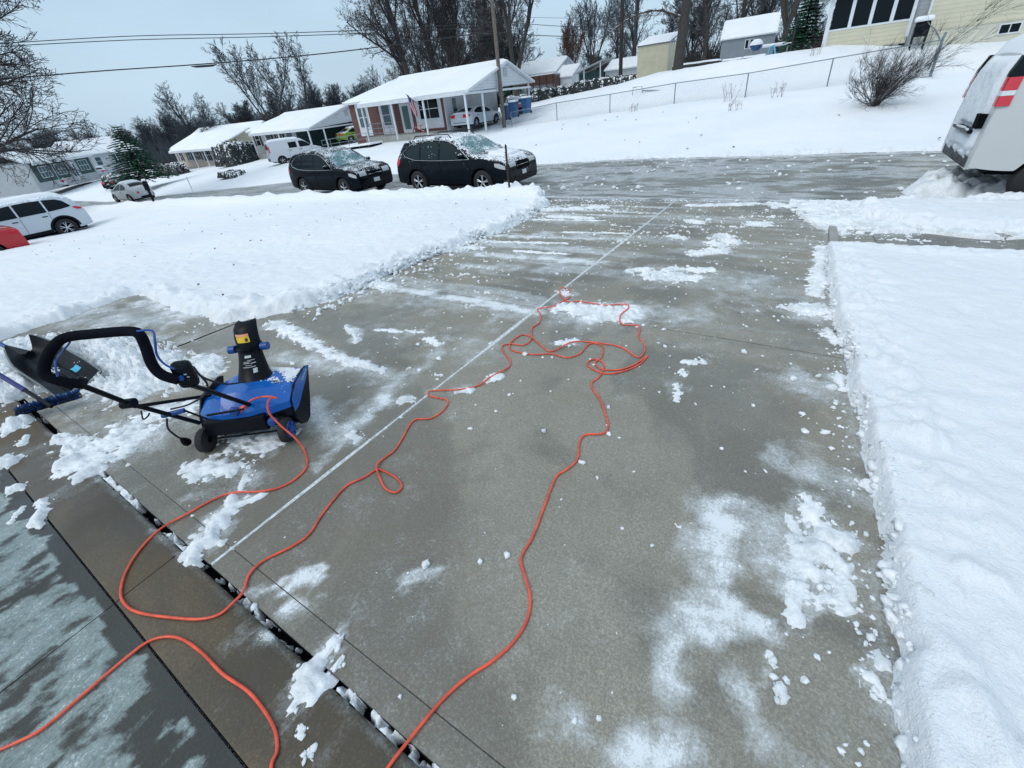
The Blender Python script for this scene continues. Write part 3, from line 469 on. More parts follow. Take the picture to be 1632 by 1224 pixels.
o=m.build('cross_joints',plain('joint_dark_grit',(.10,.10,.09),.9,.4,60)); tag(o,kind='structure'); o['label']='narrow grit filled cross joints of the driveway'  # plain dark grit colour for the cross joints
# small grooves of the near left slab (tooled score lines)
sheet('walkway',np.arange(-8.2,-4.76,.03),np.arange(.195,2.2,.03),lambda X,Y:-.0592*Y-.003,'drive','drive','shovelled concrete walkway left of the driveway')
sheet('entry_walk',np.arange(1.105,9.3,.04),np.arange(6.2,8.2,.04),lambda X,Y:-.0592*Y-.002,'street','drive','narrow shovelled strip of walkway on the right')
sheet('apron_edge',np.arange(1.105,3,.05),np.arange(8.2,9.4,.05),lambda X,Y:-.0592*Y-.002,'street','drive','slushy driveway apron beside the snow mound')
sx=np.concatenate([np.arange(-140,-16,1.2),np.arange(-16,5,.06),np.arange(5,62,1.5)])
sheet('street',sx,np.arange(9.404,17.4,.06),lambda X,Y:street_z(X,Y)-.004,'street','street','wet grey street with slush and tyre tracks')
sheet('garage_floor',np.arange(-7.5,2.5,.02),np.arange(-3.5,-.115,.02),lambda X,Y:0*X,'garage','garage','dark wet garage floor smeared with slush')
def lip():
    xs=np.arange(-7.5,2.5,.02)
    prof=[(-.112,0),(-.10,.002),(.10,.002),(.135,.0),(.150,-.006),(.158,-.02),(.160,-.08)]
    P=[];
    X=np.array([[x]*len(prof) for x in xs]); Y=np.array([[p[0] for p in prof]]*len(xs)); Z=np.array([[p[1] for p in prof]]*len(xs))
    xs2=np.repeat(xs,1); o=fastmesh('garage_lip',np.stack([X,Y,Z],-1).reshape(-1,3),gridfaces(*X.shape),[MT['lip']])
    f=np.where(Y>.11,.42,0)+.5*np.clip((fbm(X*5,Y*5,4,85)-.55)*4,0,1); f=np.maximum(f,frost_at(X,Y,'garage'))
    a=o.data.attributes.new('frost','FLOAT','POINT'); a.data.foreach_set('value',f.ravel().astype(np.float32)); tag(o,kind='structure'); o['label']='brown wet concrete strip at the garage threshold'
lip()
m=MB(); m.grid([[(x,y,-.075) for y in (.15,.2)] for x in (-8.2,-2,2.5)]); m.grid([[(x,.1855,z) for z in (-.08,-.0118)] for x in (-8.2,-2,1.2)])
o=m.build('drain_gap',MT['dark']); tag(o,kind='structure'); o['label']='open dark gap between garage slab and driveway'
m=MB()
for x in (-2.12,): m.box(x-.0011,x+.0011,-3.4,-.12,-.01,.0012); m.box(x-.0011,x+.0011,-.11,.125,-.01,.0032)
m.box(-7.4,2.4,-.1155,-.1125,-.01,.0005)
o=m.build('floor_joint',MT['dark']); tag(o,kind='structure'); o['label']='dark saw cut joints in the garage floor'
# little kerb by the apron
m=MB(); m.prism([(.60,6.55),(.70,6.55),(.70,7.35),(.61,7.4)],-.5,-.355,plane='xy'); m.prism([(.57,7.4),(.70,7.35),(.22,9.0),(.12,8.95)],-.6,-.505,plane='xy')
o=m.build('kerb',MT['concretew'],bevel=.015); tag(o,kind='structure'); o['label']='short worn concrete kerb at the driveway corner'
# ---------------------------------------------------------------- loose snow
def loose_snow():
    res=.0125; x0,x1,y0,y1=-7.4,3.0,-1.2,9.9
    xs=np.arange(x0,x1,res); ys=np.arange(y0,y1,res); H=np.zeros((len(xs),len(ys)),np.float32)
    for k,(ax,ay,bx,by,w,h) in enumerate(DATA['piles']):
        m=w*1.7; i0,i1=np.searchsorted(xs,[min(ax,bx)-m,max(ax,bx)+m]); j0,j1=np.searchsorted(ys,[min(ay,by)-m,max(ay,by)+m])
        if i1<=i0 or j1<=j0: continue
        X,Y=np.meshgrid(xs[i0:i1],ys[j0:j1],indexing='ij'); ex,ey=bx-ax,by-ay
        t=np.clip(((X-ax)*ex+(Y-ay)*ey)/(ex*ex+ey*ey+1e-9),0,1); dd=np.hypot(X-ax-t*ex,Y-ay-t*ey)/w
        n=fbm(X*8+k,Y*8,3,90+k); n2=fbm(X*26+k,Y*26,3,190+k,.65)
        XX=X+(fbm(X*12+k,Y*12,3,290)-.5)*w*1.6; YY=Y+(fbm(X*12+k,Y*12+9,3,291)-.5)*w*1.6; t=np.clip(((XX-ax)*ex+(YY-ay)*ey)/(ex*ex+ey*ey+1e-9),0,1); dd=np.hypot(XX-ax-t*ex,YY-ay-t*ey)/w
        e=(1.0-dd)*.9+(n-.5)*1.2+(n2-.5)*2.2
        e2=np.clip(e/.7,0,1); hh=h*(e2**.6)*(.35+.8*n+.9*(n2-.45))*np.clip(1.3-dd*.6,.3,1.2)
        H[i0:i1,j0:j1]=np.maximum(H[i0:i1,j0:j1],np.where(e>.0,np.maximum(hh,.002),0))
    X,Y=np.meshgrid(xs,ys,indexing='ij')
    # thin scattering left by the shovel, denser toward the street and on the left half
    n=fbm(X*22,Y*26,3,300,.6)+.55*(fbm(X*.9,Y*6.5,3,310)-.5)+.35*(fbm(X*2.2,Y*2.2,2,320)-.5)
    thr=np.interp(Y,[-1,.2,1.2,3,5,7,9.4],[.99,.985,.95,.87,.83,.79,.76])+np.where(X>JX,.055,0)+np.where((X>-1.7)&(Y<2.6),.08,0)
    thr=np.where(X<-4.4,np.maximum(.80,thr-.05),thr)
    sc=np.clip((n-thr)/.12,0,1); hh=.016*sc**.6*(.5+vnoise(X*50,Y*50,7)); ok=(X<1.2)|((Y>6.9)&(Y<9.4)); H=np.maximum(H,np.where((sc>0)&ok,hh,0))
    # slushy corner on the right of the apron
    c=(X>.1)&(X<3)&(Y>7.42+.1*np.sin(X*5))&(Y<9.7); n=fbm(X*5,Y*5,4,333); e=n-.40+.0*X; H=np.where(c&(e>0)&(X>.54-(Y-7.3)*.27),np.maximum(H,.02+.07*e+.02*(vnoise(X*30,Y*30,8))),H)
    # snow packed in the drain gap
    g=(Y>.15)&(Y<.14); n=fbm(X*5,Y*5,3,340)*.6+.4*fbm(X*30,Y*30,3,341); H=np.where(g,np.where(n>.53,.012+.03*(n-.53)*4,0),H)
    base=np.where(Y<.15,.002,np.where(Y<9.4,-.0592*Y,street_z(X,Y)-.004)); gap=(Y>.15)&(Y<.196)
    keepv=H>0
    Z=base+np.where(keepv,H,-.012)
    kf=(keepv[:-1,:-1]|keepv[1:,:-1]|keepv[:-1,1:]|keepv[1:,1:])
    F=gridfaces(len(xs),len(ys),kf); used=np.unique(F); mp=np.full(X.size,-1,np.int64); mp[used]=np.arange(len(used))
    V=np.stack([X,Y,Z],-1).reshape(-1,3)[used]
    o=fastmesh('loose_snow',V,mp[F],[MT['loose']]); tag(o,'clumps and smears of loose snow left on the wet concrete',None,None,'stuff')
    return xs,ys,H
LX,LY,LH=loose_snow()
def lh(x,y):
    i=int((x-LX[0])/.0125); j=int((y-LY[0])/.0125)
    if 0<=i<len(LX) and 0<=j<len(LY): return float(LH[max(0,i-1):i+2,max(0,j-1):j+2].max())
    return 0.
def gap_ice():
    xs=np.arange(-6.8,1.1,.004); ys=np.linspace(.1585,.187,9); X,Y=np.meshgrid(xs,ys,indexing='ij')
    n=fbm(X*3,Y*3,3,340)*.55+.45*fbm(X*26,Y*26,3,341); h=np.where(n>.545,np.clip((n-.545)*9,0,1)**.5,0)
    Z=-.07+h*(.044+.03*fbm(X*40,Y*40,3,342)); o=fastmesh('gap_ice',np.stack([X,Y,Z],-1).reshape(-1,3),gridfaces(*X.shape,(h[:-1,:-1]>0)|(h[1:,1:]>0)),[MT['loose']]); tag(o,'snow and ice packed in the open gap at the garage slab',None,None,'stuff')
gap_ice()
def clods():
    rnd=random.Random(5); V=[];F=[];n=0
    import bmesh
    bm=bmesh.new(); bmesh.ops.create_icosphere(bm,subdivisions=2,radius=1); bv=np.array([v.co[:] for v in bm.verts]); bf=np.array([[v.index for v in f.verts] for f in bm.faces]); bm.free()
    bm=bmesh.new(); bmesh.ops.create_icosphere(bm,subdivisions=1,radius=1); cv=np.array([v.co[:] for v in bm.verts]); cf=np.array([[v.index for v in f.verts] for f in bm.faces]); bm.free()
    def put1(x,y,r,big,dz=0):
        nonlocal n
        v,f=(bv,bf) if big else (cv,cf); s=rnd.random()*100
        k=1+.95*(fbm(v[:,0]*1.7+s,v[:,1]*1.7+v[:,2]*2.1+s,3,3)-.5)*2
        p=v*k[:,None]*np.array([r*rnd.uniform(.8,1.4),r*rnd.uniform(.7,1.1),r*rnd.uniform(.5,.85)]); a=rnd.random()*6.28
        p=np.stack([p[:,0]*math.cos(a)-p[:,1]*math.sin(a),p[:,0]*math.sin(a)+p[:,1]*math.cos(a),p[:,2]],1)
        z=(0 if y<.15 else (-.0592*y if y<9.4 else float(street_z(x,y))))
        V.append(p+np.array([x,y,z+r*.3+dz])); F.append(f+n); n+=len(v)
    for x,y,r in DATA['clods']: put1(x,y,r*1.05,True)
    for ax,ay,bx,by,w,h in DATA['piles']:
        for k in range(int(5+90*w)):
            t=rnd.random(); a=rnd.random()*6.28; q=w*rnd.uniform(.6,1.8)
            put1(ax+(bx-ax)*t+math.cos(a)*q,ay+(by-ay)*t+math.sin(a)*q,rnd.uniform(.003,.011)*(1+.25*min(ay,4)),rnd.random()<.3)
    for k in range(380):
        x,y=rnd.uniform(-11,3.2),rnd.uniform(9.5,16.8)
        if fbm(np.array(x*.8),np.array(y*1.3),3,44)>.5: put1(x,y,rnd.uniform(.012,.05)*(1 if rnd.random()<.8 else 1.7),rnd.random()<.3)
    for k in range(1500):
        y=rnd.uniform(.25,9.3)**1; x=rnd.uniform(-4.2,.5)
        if y<2.5 and rnd.random()<.5: continue
        put1(x,y,(.0014+.006*rnd.random()**3.5)*(1+.3*y)*(1 if rnd.random()<.93 else 1.9),rnd.random()<.15)
    for k in range(260): # crumbs fallen from the right bank
        y=rnd.uniform(.3,6.8); put1(.57-abs(rnd.gauss(0,.07)),y,rnd.uniform(.003,.012),rnd.random()<.4)
    for k in range(900): # broken lumps stuck in the cut face of the right bank
        y=rnd.uniform(.25,6.3); t=rnd.random(); put1(float(np.interp(y,[.25,.85,1.7,2.54,3.96,6.4],[.58,.58,.61,.60,.55,.54]))+.012+.055*t+rnd.gauss(0,.008),y,.004+.022*rnd.random()**2,True,.115*t)
    for k in range(600):
        y=rnd.uniform(2.3,8.8); t=rnd.random(); put1(float(np.interp(y,[2.3,2.7,3.4,5.2,6.2,7.5,8.8],[-4.4,-4.26,-4.3,-4.25,-4.1,-4.2,-4.5]))-.02-.13*t+rnd.gauss(0,.02),y,.012+.035*rnd.random()**2,True,.11*t)
    for k in range(260):
        y=rnd.uniform(2.2,8.6); put1(-4.25+abs(rnd.gauss(0,.16)),y,rnd.uniform(.008,.03),True)
    o=fastmesh('snow_crumbs',np.concatenate(V),np.concatenate(F),[MT['loose']]); tag(o,'small crumbs and clods of snow strewn over the driveway',None,None,'stuff')
clods()
# ---------------------------------------------------------------- extension cord
def cord():
    pts=[]
    seen=[]
    for i,(x,y) in enumerate(DATA['cord']):
        z=(0.002 if y<.15 else -.0592*y)+.007+lh(x,y)*.8
        if .12<y<.22: z+=.004
        # lift where it crosses an earlier strand
        for j,(a,b) in enumerate(seen[:-3]):
            if math.hypot(a-x,b-y)<.03: z+=.010; break
        seen.append((x,y)); pts.append(Vector((x,y,z)))
    pts=[Vector(p) for p in DATA['orange_up']]+pts
    P=catmull(pts,6)
    m=MB(); m.tube(P,.0058,8); o=m.build('extension_cord',MT['orange'],smooth=60)
    tag(o,'long orange extension cord looping and tangled across the wet driveway','extension cord')
    a,b=[Vector(p) for p in DATA['orangeplug']]; d=(b-a).normalized(); c=Vector((0,0,1)).cross(d).normalized()
    m=MB(); m.tube([a,a+d*.02,b],[.011,.019,.017],10); m.tube([a+c*.012,a+c*.012+d*.05],.008,8); m.tube([b,b+d*.012],[.02,.016],10); m.build('cord_plug',MT['orangeplug'],o,smooth=50)
cord()
# ---------------------------------------------------------------- snow blower
def snow_blower():
    O=Vector((-2.60,.765,-.045))
    root=empty('snow_blower','blue and black electric snow blower with tall black chute and looped handle','snow blower',O)
    ax=Vector((.818,.575,0)).normalized(); fw=Vector((-.575,.818,0)).normalized(); up=Vector((0,0,1))
    def W(X,Y,Z): return tuple(ax*X+fw*Y+up*Z)
    def T(m): # local XYZ -> oriented
        m.v=[W(*p) for p in m.v]; return m
    def Wp(p): return Vector(p)-O
    # auger housing side plates
    prof=[(.08,.05),(.05,.12),(.07,.20),(.16,.30),(.38,.305),(.42,.285),(.28,.10),(.20,.012),(.14,.012)]
    for s in (-1,1):
        m=MB(); m.prism(prof,.301 if s>0 else -.285,.316 if s>0 else -.270,plane='yz'); T(m).build('side_plate',MT['black'],root,bevel=.004)
    # housing shell
    m=MB(); shell=[(.20,.03),(.10,.03),(.03,.07),(-.01,.12),(.03,.185)]
    m.prism([(.20,.03),(.12,.03),(.07,.08),(.05,.15),(.07,.20),(.36,.20),(.33,.17),(.17,.17),(.13,.10),(.15,.05),(.20,.045)],-.269,.300,plane='yz'); T(m).build('auger_housing',MT['black'],root,bevel=.004)
    # auger with paddles
    m=MB(); m.cyl((-.268,.21,.12),(.30,.21,.12),.018,12)
    for k in range(40):
        t=k/40; a=t*4*math.pi; x=-.25+.53*t; m.box(x-.008,x+.008,.19+.06*math.cos(a)-.03,.19+.06*math.cos(a)+.03,.12+.06*math.sin(a)-.02,.12+.06*math.sin(a)+.02)
    T(m).build('auger',MT['black'],root)
    # motor block behind
    m=MB(); m.box(-.22,.16,-.01,.10,.10,.21); T(m).build('motor_cover',MT['black'],root,bevel=.012)
    # blue hood, faceted
    st=[(-.268,[(.07,.19),(.08,.225),(.16,.265),(.32,.265),(.38,.205)]),(-.19,[(.03,.185),(.04,.235),(.12,.295),(.33,.295),(.39,.205)]),(-.10,[(-.0,.18),(.01,.24),(.10,.335),(.34,.335),(.40,.205)]),(.06,[(-.0,.18),(.01,.24),(.10,.338),(.35,.338),(.41,.205)]),(.13,[(.02,.18),(.03,.238),(.13,.328),(.355,.33),(.41,.205)]),(.20,[(.04,.19),(.05,.235),(.15,.315),(.36,.32),(.41,.205)]),(.298,[(.07,.20),(.08,.24),(.18,.292),(.365,.30),(.41,.205)])]
    m=MB(); m.grid([[(x,y,z) for y,z in p] for x,p in st]); m.prism([(.07,.19),(.08,.225),(.16,.265),(.32,.265),(.38,.205)],-.2685,-.2675,plane='yz'); m.prism([(.07,.20),(.08,.24),(.18,.292),(.365,.30),(.41,.205)],.2975,.2985,plane='yz')
    m.prism([(.06,.17),(.08,.243),(.18,.296),(.38,.303),(.418,.284),(.30,.232),(.12,.165)],.3162,.3185,plane='yz'); T(m); hood=m.build('hood',MT['blue'],root,smooth=18)
    m=MB()
    for k,(a,b) in enumerate(((.17,.185),(.192,.20),(.205,.213),(.219,.227),(.232,.241))): m.box(a,b,.185,.197,.3190,.3215)
    T(m).build('hood_emblem',MT['labelw'],root)
    m=MB()
    for k in range(6): m.box(.3187,.3195,.27+.017*k,.281+.017*k,.258+.004*k,.272+.004*k)
    T(m).build('side_emblem',MT['labelw'],root)
    # chute
    def ring(c,a,b,tilt):
        cx,cy,cz=c; return [(cx+a*math.cos(t),cy+b*math.sin(t),cz+math.tan(tilt)*b*math.sin(t)) for t in np.linspace(0,2*math.pi,21)[:-1]]
    def loft(rings,m):
        n=len(rings[0]); v=[p for r in rings for p in r]; f=[(i*n+k,i*n+(k+1)%n,(i+1)*n+(k+1)%n,(i+1)*n+k) for i in range(len(rings)-1) for k in range(n)]; m.add(v,f); return m
    m=MB(); loft([ring((.03,.26,.31),.12,.10,0),ring((.03,.28,.345),.10,.085,.1),ring((.03,.325,.44),.080,.062,.1),ring((.03,.355,.515),.071,.05,.1)],m); T(m); ch=m.build('chute',MT['black'],root,smooth=40)
    m=MB(); loft([ring((.03,.355,.502),.084,.064,.05),ring((.03,.357,.522),.086,.066,.05),ring((.03,.36,.524),.058,.05,.05)],m); m.cyl((-.078,.355,.51),(.138,.355,.51),.014,10); T(m); m.build('chute_collar',MT['black'],ch,smooth=40)
    for s in (-1,1): m=MB(); m.cyl((.03+.084*s,.345,.510),(.03+.126*s,.345,.510),.026,14); T(m).build('chute_knob',MT['bluepl'],ch,smooth=40)
    m=MB(); 
    arc=[]
    for z,k,cy in ((.51,1.0,.36),(.58,1.0,.375),(.63,.97,.40),(.655,.88,.43),(.665,.68,.455)):
        arc.append([(.03+.076*k*math.cos(t),cy+.048*math.sin(t)*k,z) for t in np.linspace(math.radians(170),math.radians(370),13)])
    m.grid(arc); 
    arc2=[[(p[0]*.97+.0009,p[1]+.006,p[2]-.003) for p in a] for a in arc]; m.grid(arc2,flip=True); T(m); df=m.build('chute_deflector',MT['black'],ch,smooth=50)
    # labels wrapped on chute rear face
    def wrap(z0,z1,a0,a1,off,name,mat,par,mk):
        m=MB(); P=[]
        for z in (z0,z1):
            row=[]
            for t in np.linspace(a0,a1,7):
                rx,ry,cy=mk(z); row.append((.03+(rx+off)*math.cos(t),cy+(ry+off)*math.sin(t),z))
            P.append(row)
        m.grid(P); T(m); return m.build(name,mat,par)
    mkd=lambda z:(.076,.048,.36+.214*(z-.51))
    d=R
    wrap(.560,.598,d(238),d(300),.0025,'warning_sticker',MT['sticker'],df,mkd); wrap(.599,.615,d(238),d(300),.0025,'sticker_header',MT['stickerr'],df,mkd)
    wrap(.566,.588,d(280),d(292),.0032,'sticker_symbol',MT['darkwall'],df,mkd)
    mkc=lambda z:(float(np.interp(z,[.345,.44,.515],[.10,.080,.071])),float(np.interp(z,[.345,.44,.515],[.085,.062,.05])),float(np.interp(z,[.345,.44,.515],[.28,.325,.355])))
    for z0,z1,a0,a1 in ((.470,.484,262,292),(.455,.458,272,305),(.447,.450,255,285),(.439,.442,252,280),(.437,.441,286,308),(.428,.430,262,290),(.418,.421,252,305),(.385,.410,292,309)):
        wrap(z0,z1,d(a0),d(a1),.002,'chute_print',MT['labelw'],ch,mkc)
    # wheels
    for s in (-1,1):
        w=MB(); xx=.255*s; w.lathe([(.02,xx-.024),(.060,xx-.026),(.076,xx-.020),(.079,xx-.008),(.079,xx+.008),(.076,xx+.020),(.060,xx+.026),(.02,xx+.024)],(0,0,.079),'x',28); T(w); wh=w.build('wheel',MT['tyre'],root,smooth=45)
        w=MB(); xo=xx+s*.027; w.lathe([(.0,xo+.006*s),(.018,xo+.008*s),(.022,xo),(.045,xo-.001*s),(.052,xo+.004*s),(.056,xo-.002*s)],(0,0,.079),'x',24)
        for k in range(6):
            a=k*math.pi/3; w.tube([(xo+.003*s,.018*math.cos(a),.079+.018*math.sin(a)),(xo+.003*s,.05*math.cos(a),.079+.05*math.sin(a))],.006,6)
        T(w).build('hubcap',MT['bluepl'],wh,smooth=40)
    m=MB(); m.cyl((-.25,0,.079),(.25,0,.079),.006,8); T(m).build('axle',MT['black'],root)
    for s,p in ((1,(.20,.0,.16)),(-1,(.0,.015,.262))):
        m=MB(); m.lathe([(.0,.03),(.022,.028),(.030,.018),(.032,.0)],(0,0,0),'y',12); m.v=[(a+p[0],-b+p[1],c+p[2]) for a,b,c in m.v]; T(m).build('clamp_knob',MT['bluepl'],root,smooth=40)
    # rear skirts that carry the tubes
    # handle
    def tb(name,key,r,mat,par=root,n=10,sm=5,**k):
        m=MB(); m.tube([Wp(p) for p in DATA[key]],r,n,smooth=sm); return m.build(name,mat,par,smooth=60)
    tb('handle_grip','grip',.0215,MT['foam'],sm=6)
    tb('handle_tube','left_tube',.0125,MT['black'],sm=0); tb('handle_tube','right_tube',.0125,MT['black'],sm=0)
    tb('brace_tube','brace',.010,MT['black'],sm=0); 
    m=MB(); a=Wp(DATA['left_tube'][1]); m.tube([a-ax*.03,a+ax*.03],.026,12); m.build('fold_joint',MT['black'],root,smooth=40)
    a=Wp(DATA['left_tube'][0])
    for k in (-.03,.03):
        m=MB(); q=a+ax*k*.8+Vector((0,0,-.004)); n=Vector((-.3,-.5,.8)).normalized(); m.tube([q-n*.018,q+n*.020],.026,14); m.build('height_knob',MT['black'],root,smooth=40)
    # control box with switch
    c=Wp(DATA['box']); m=MB(); m.box(-.042,.042,-.028,.028,-.075,.05); m.v=[tuple(c+ax*x+Vector((.55,-.6,.0)).normalized()*y*-1+Vector((-.12,.05,1)).normalized()*z) for x,y,z in m.v]; cb=m.build('switch_box',MT['black'],root,bevel=.022)
    m=MB(); nrm=Vector((.55,-.6,.0)).normalized(); q=c+nrm*.029-Vector((0,0,.012)); m.tube([q,q+nrm*.012],.0115,12); m.build('start_button',MT['bluepl'],cb,smooth=40)
    m=MB()
    for k in range(3): q=c+nrm*.0285+ax*(.020+.006*(k%2))+up*(.0-.014*k); m.box(-.006,.006,-.001,.001,-.002,.002); m.v[-8:]=[tuple(q+ax*v[0]+nrm*v[1]+up*v[2]) for v in m.v[-8:]]
    m.build('button_print',MT['labelw'],cb)
    lv=tb('bail_lever','lever',.0045,MT['bluepl'],n=8)
    tb('bail_wire','bail',.004,MT['bluepl'],n=6)
    tb('control_cable','cableA',.0055,MT['wire'],n=8); tb('control_cable','cableB',.005,MT['wire'],n=8)
    cr=tb('chute_crank','crank',.006,MT['black'],n=8,sm=0)
    m=MB(); p=[Wp(q) for q in DATA['crank'][:2]]; m.tube([p[0],p[0]+(p[1]-p[0])*.1,p[1]],[.012,.0155,.0145],12); m.build('crank_grip',MT['bluepl'],cr,smooth=50)
    tb('crank_rod','crankrod',.007,MT['black'],n=8,sm=0)
    lead=tb('power_lead','pluglead',.0055,MT['wire'],n=8)
    a,b=[Wp(p) for p in DATA['pluglead'][-2:]]; dd=(b-a).normalized(); m=MB(); m.tube([b-dd*.01,b+dd*.02,b+dd*.045,b+dd*.06],[.008,.022,.026,.02],12); m.build('plug',MT['black'],lead,smooth=45)
    tb('cord_hook','hook',.004,MT['black'],n=6)
    # a little snow lying on the housing edge and between plates
    m=MB(); P=[]
    for i,x in enumerate(np.linspace(.10,.296,50)):
        row=[]
        for j,y in enumerate(np.linspace(.20,.352,34)):
            e=float(fbm(np.array(x*26+3),np.array(y*26),4,401,.65))-.56+.16*(y>.32)+.1*(x>.22)
            row.append((x,y,float(np.interp(x,[.10,.20,.298],[.335,.3165,.2945]))+.002+min(.009,max(-.008,e*.12))))
        P.append(row)
    m.grid(P); T(m).build('snow_dusting',MT['snow'],root,smooth=60)
snow_blower()
# ---------------------------------------------------------------- shovel and brush
def shovel():
    g=Vector((-4.6,.55,-.03)); root=empty('snow_shovel','black plastic snow shovel with a blue shaft lying behind the blower handle','shovel',g)
    # blade: u along length from neck (0) to lip (1), v across
    neck=Vector((-5.55,.43,.12)); lip=Vector((-4.62,.49,-.02)); L=lip-neck; side=Vector((-.35,.93,0)).normalized()
    m=MB(); P=[];nu,nv=18,13
    for i in range(nu):
        u=i/(nu-1); w=.09+.09*min(1,(u/.28))**.6; row=[]
        c=neck+L*u+Vector((0,0,.02*math.sin(u*math.pi)-.06*math.sin(min(1,u*1.4)*math.pi)*.6))
        for j in range(nv):
            v=j/(nv-1)*2-1; lift=.10*max(0,abs(v)-.55)/.45*(1-.7*u)+.05*(1-u)**3*abs(v); row.append(c+side*v*w+Vector((0,0,lift+.018)))
        P.append(row)
    m.grid(P); P2=[[p+Vector((0,0,-.006)) for p in r] for r in P]; m.grid(P2,flip=True)
    b=m.build('blade',MT['black'],root,smooth=50,loc=(0,0,0)); b.location=-g
    m=MB()
    for v in (-.45,0,.45): 
        m.tube([P[i][int((v+1)/2*12)]+Vector((0,0,.003)) for i in range(4,17)],.006,6)
    r=m.build('blade_rib',MT['black'],b,smooth=50)
    m=MB(); m.tube([P[i][12] + Vector((0,0,.003)) for i in range(1,18)],.007,6); m.tube([P[i][0]+Vector((0,0,.003)) for i in range(1,18)],.007,6); m.build('blade_rim',plain('grey_plastic_rim',(.16,.19,.2),.35,.2,20),b,smooth=50)
    m=MB(); q=[P[17][j]+Vector((0,0,.004)) for j in range(13)]; m.grid([q,[p-L.normalized()*.03+Vector((0,0,.003)) for p in q]]); m.build('wear_strip',plain('grey_wear_strip',(.18,.22,.24),.4,.2,20),b)
    m=MB(); q=[P[13][j]+Vector((0,0,.004)) for j in (8,9,10)]; m.grid([q,[p-L.normalized()*.09+Vector((0,0,.001)) for p in q]]); m.build('blade_sticker',plain('cyan_sticker',(.05,.42,.62),.4,.1,20),b)
    h=[Vector(p) for p in DATA['shovel_h']]; d=(h[1]-h[0]).normalized()
    m=MB(); m.tube([neck+L*.06+Vector((0,0,.03)),h[0]+d*.12],[.032,.02],12); o=m.build('socket',MT['black'],root,smooth=50); o.location=-g
    m=MB(); m.tube([h[0]+d*.1,h[0]+d*1.0],.017,12); o=m.build('shaft',MT['bluepl'],root,smooth=50); o.location=-g
shovel()
def brush():
    g=Vector((-4.45,.27,-.02)); root=empty('snow_brush','blue bristle snow brush with a dark shaft, crusted with snow at the garage edge','brush',g)
    a=Vector((-4.52,.10,.055)); b=Vector((-4.33,.42,.055)); 
    m=MB(); rnd=random.Random(3); m.tube([a,b],.026,10); o=m.build('brush_head',MT['black'],root,smooth=50); o.location=-g
    m=MB()
    for k in range(900):
        t=rnd.random(); an=rnd.uniform(-.5,3.6); p=a+(b-a)*t; dr=Vector((math.cos(an)*.9,-math.cos(an)*.4,abs(math.sin(an))*.8+.05)); q=p+dr.normalized()*rnd.uniform(.045,.062); s=Vector((rnd.uniform(-1,1),rnd.uniform(-1,1),rnd.uniform(-1,1)))*.004
        m.add([p+s,p-s,q-s*.6,q+s*.6],[(0,1,2,3)])
    o2=m.build('bristles',snowy('bristles_with_snow',(.015,.07,.22),.8,.45,45,.1),o)
    h=[Vector(p) for p in DATA['brush_h']]; m=MB(); m.tube([h[0],h[1]],.014,10); x=m.build('shaft',MT['black'],root,smooth=50); x.location=-g
    m=MB(); m.tube(h[1:],.017,10); x=m.build('grip',plain('navy_grip',(.01,.02,.14),.5,.1,9),root,smooth=50); x.location=-g
brush()
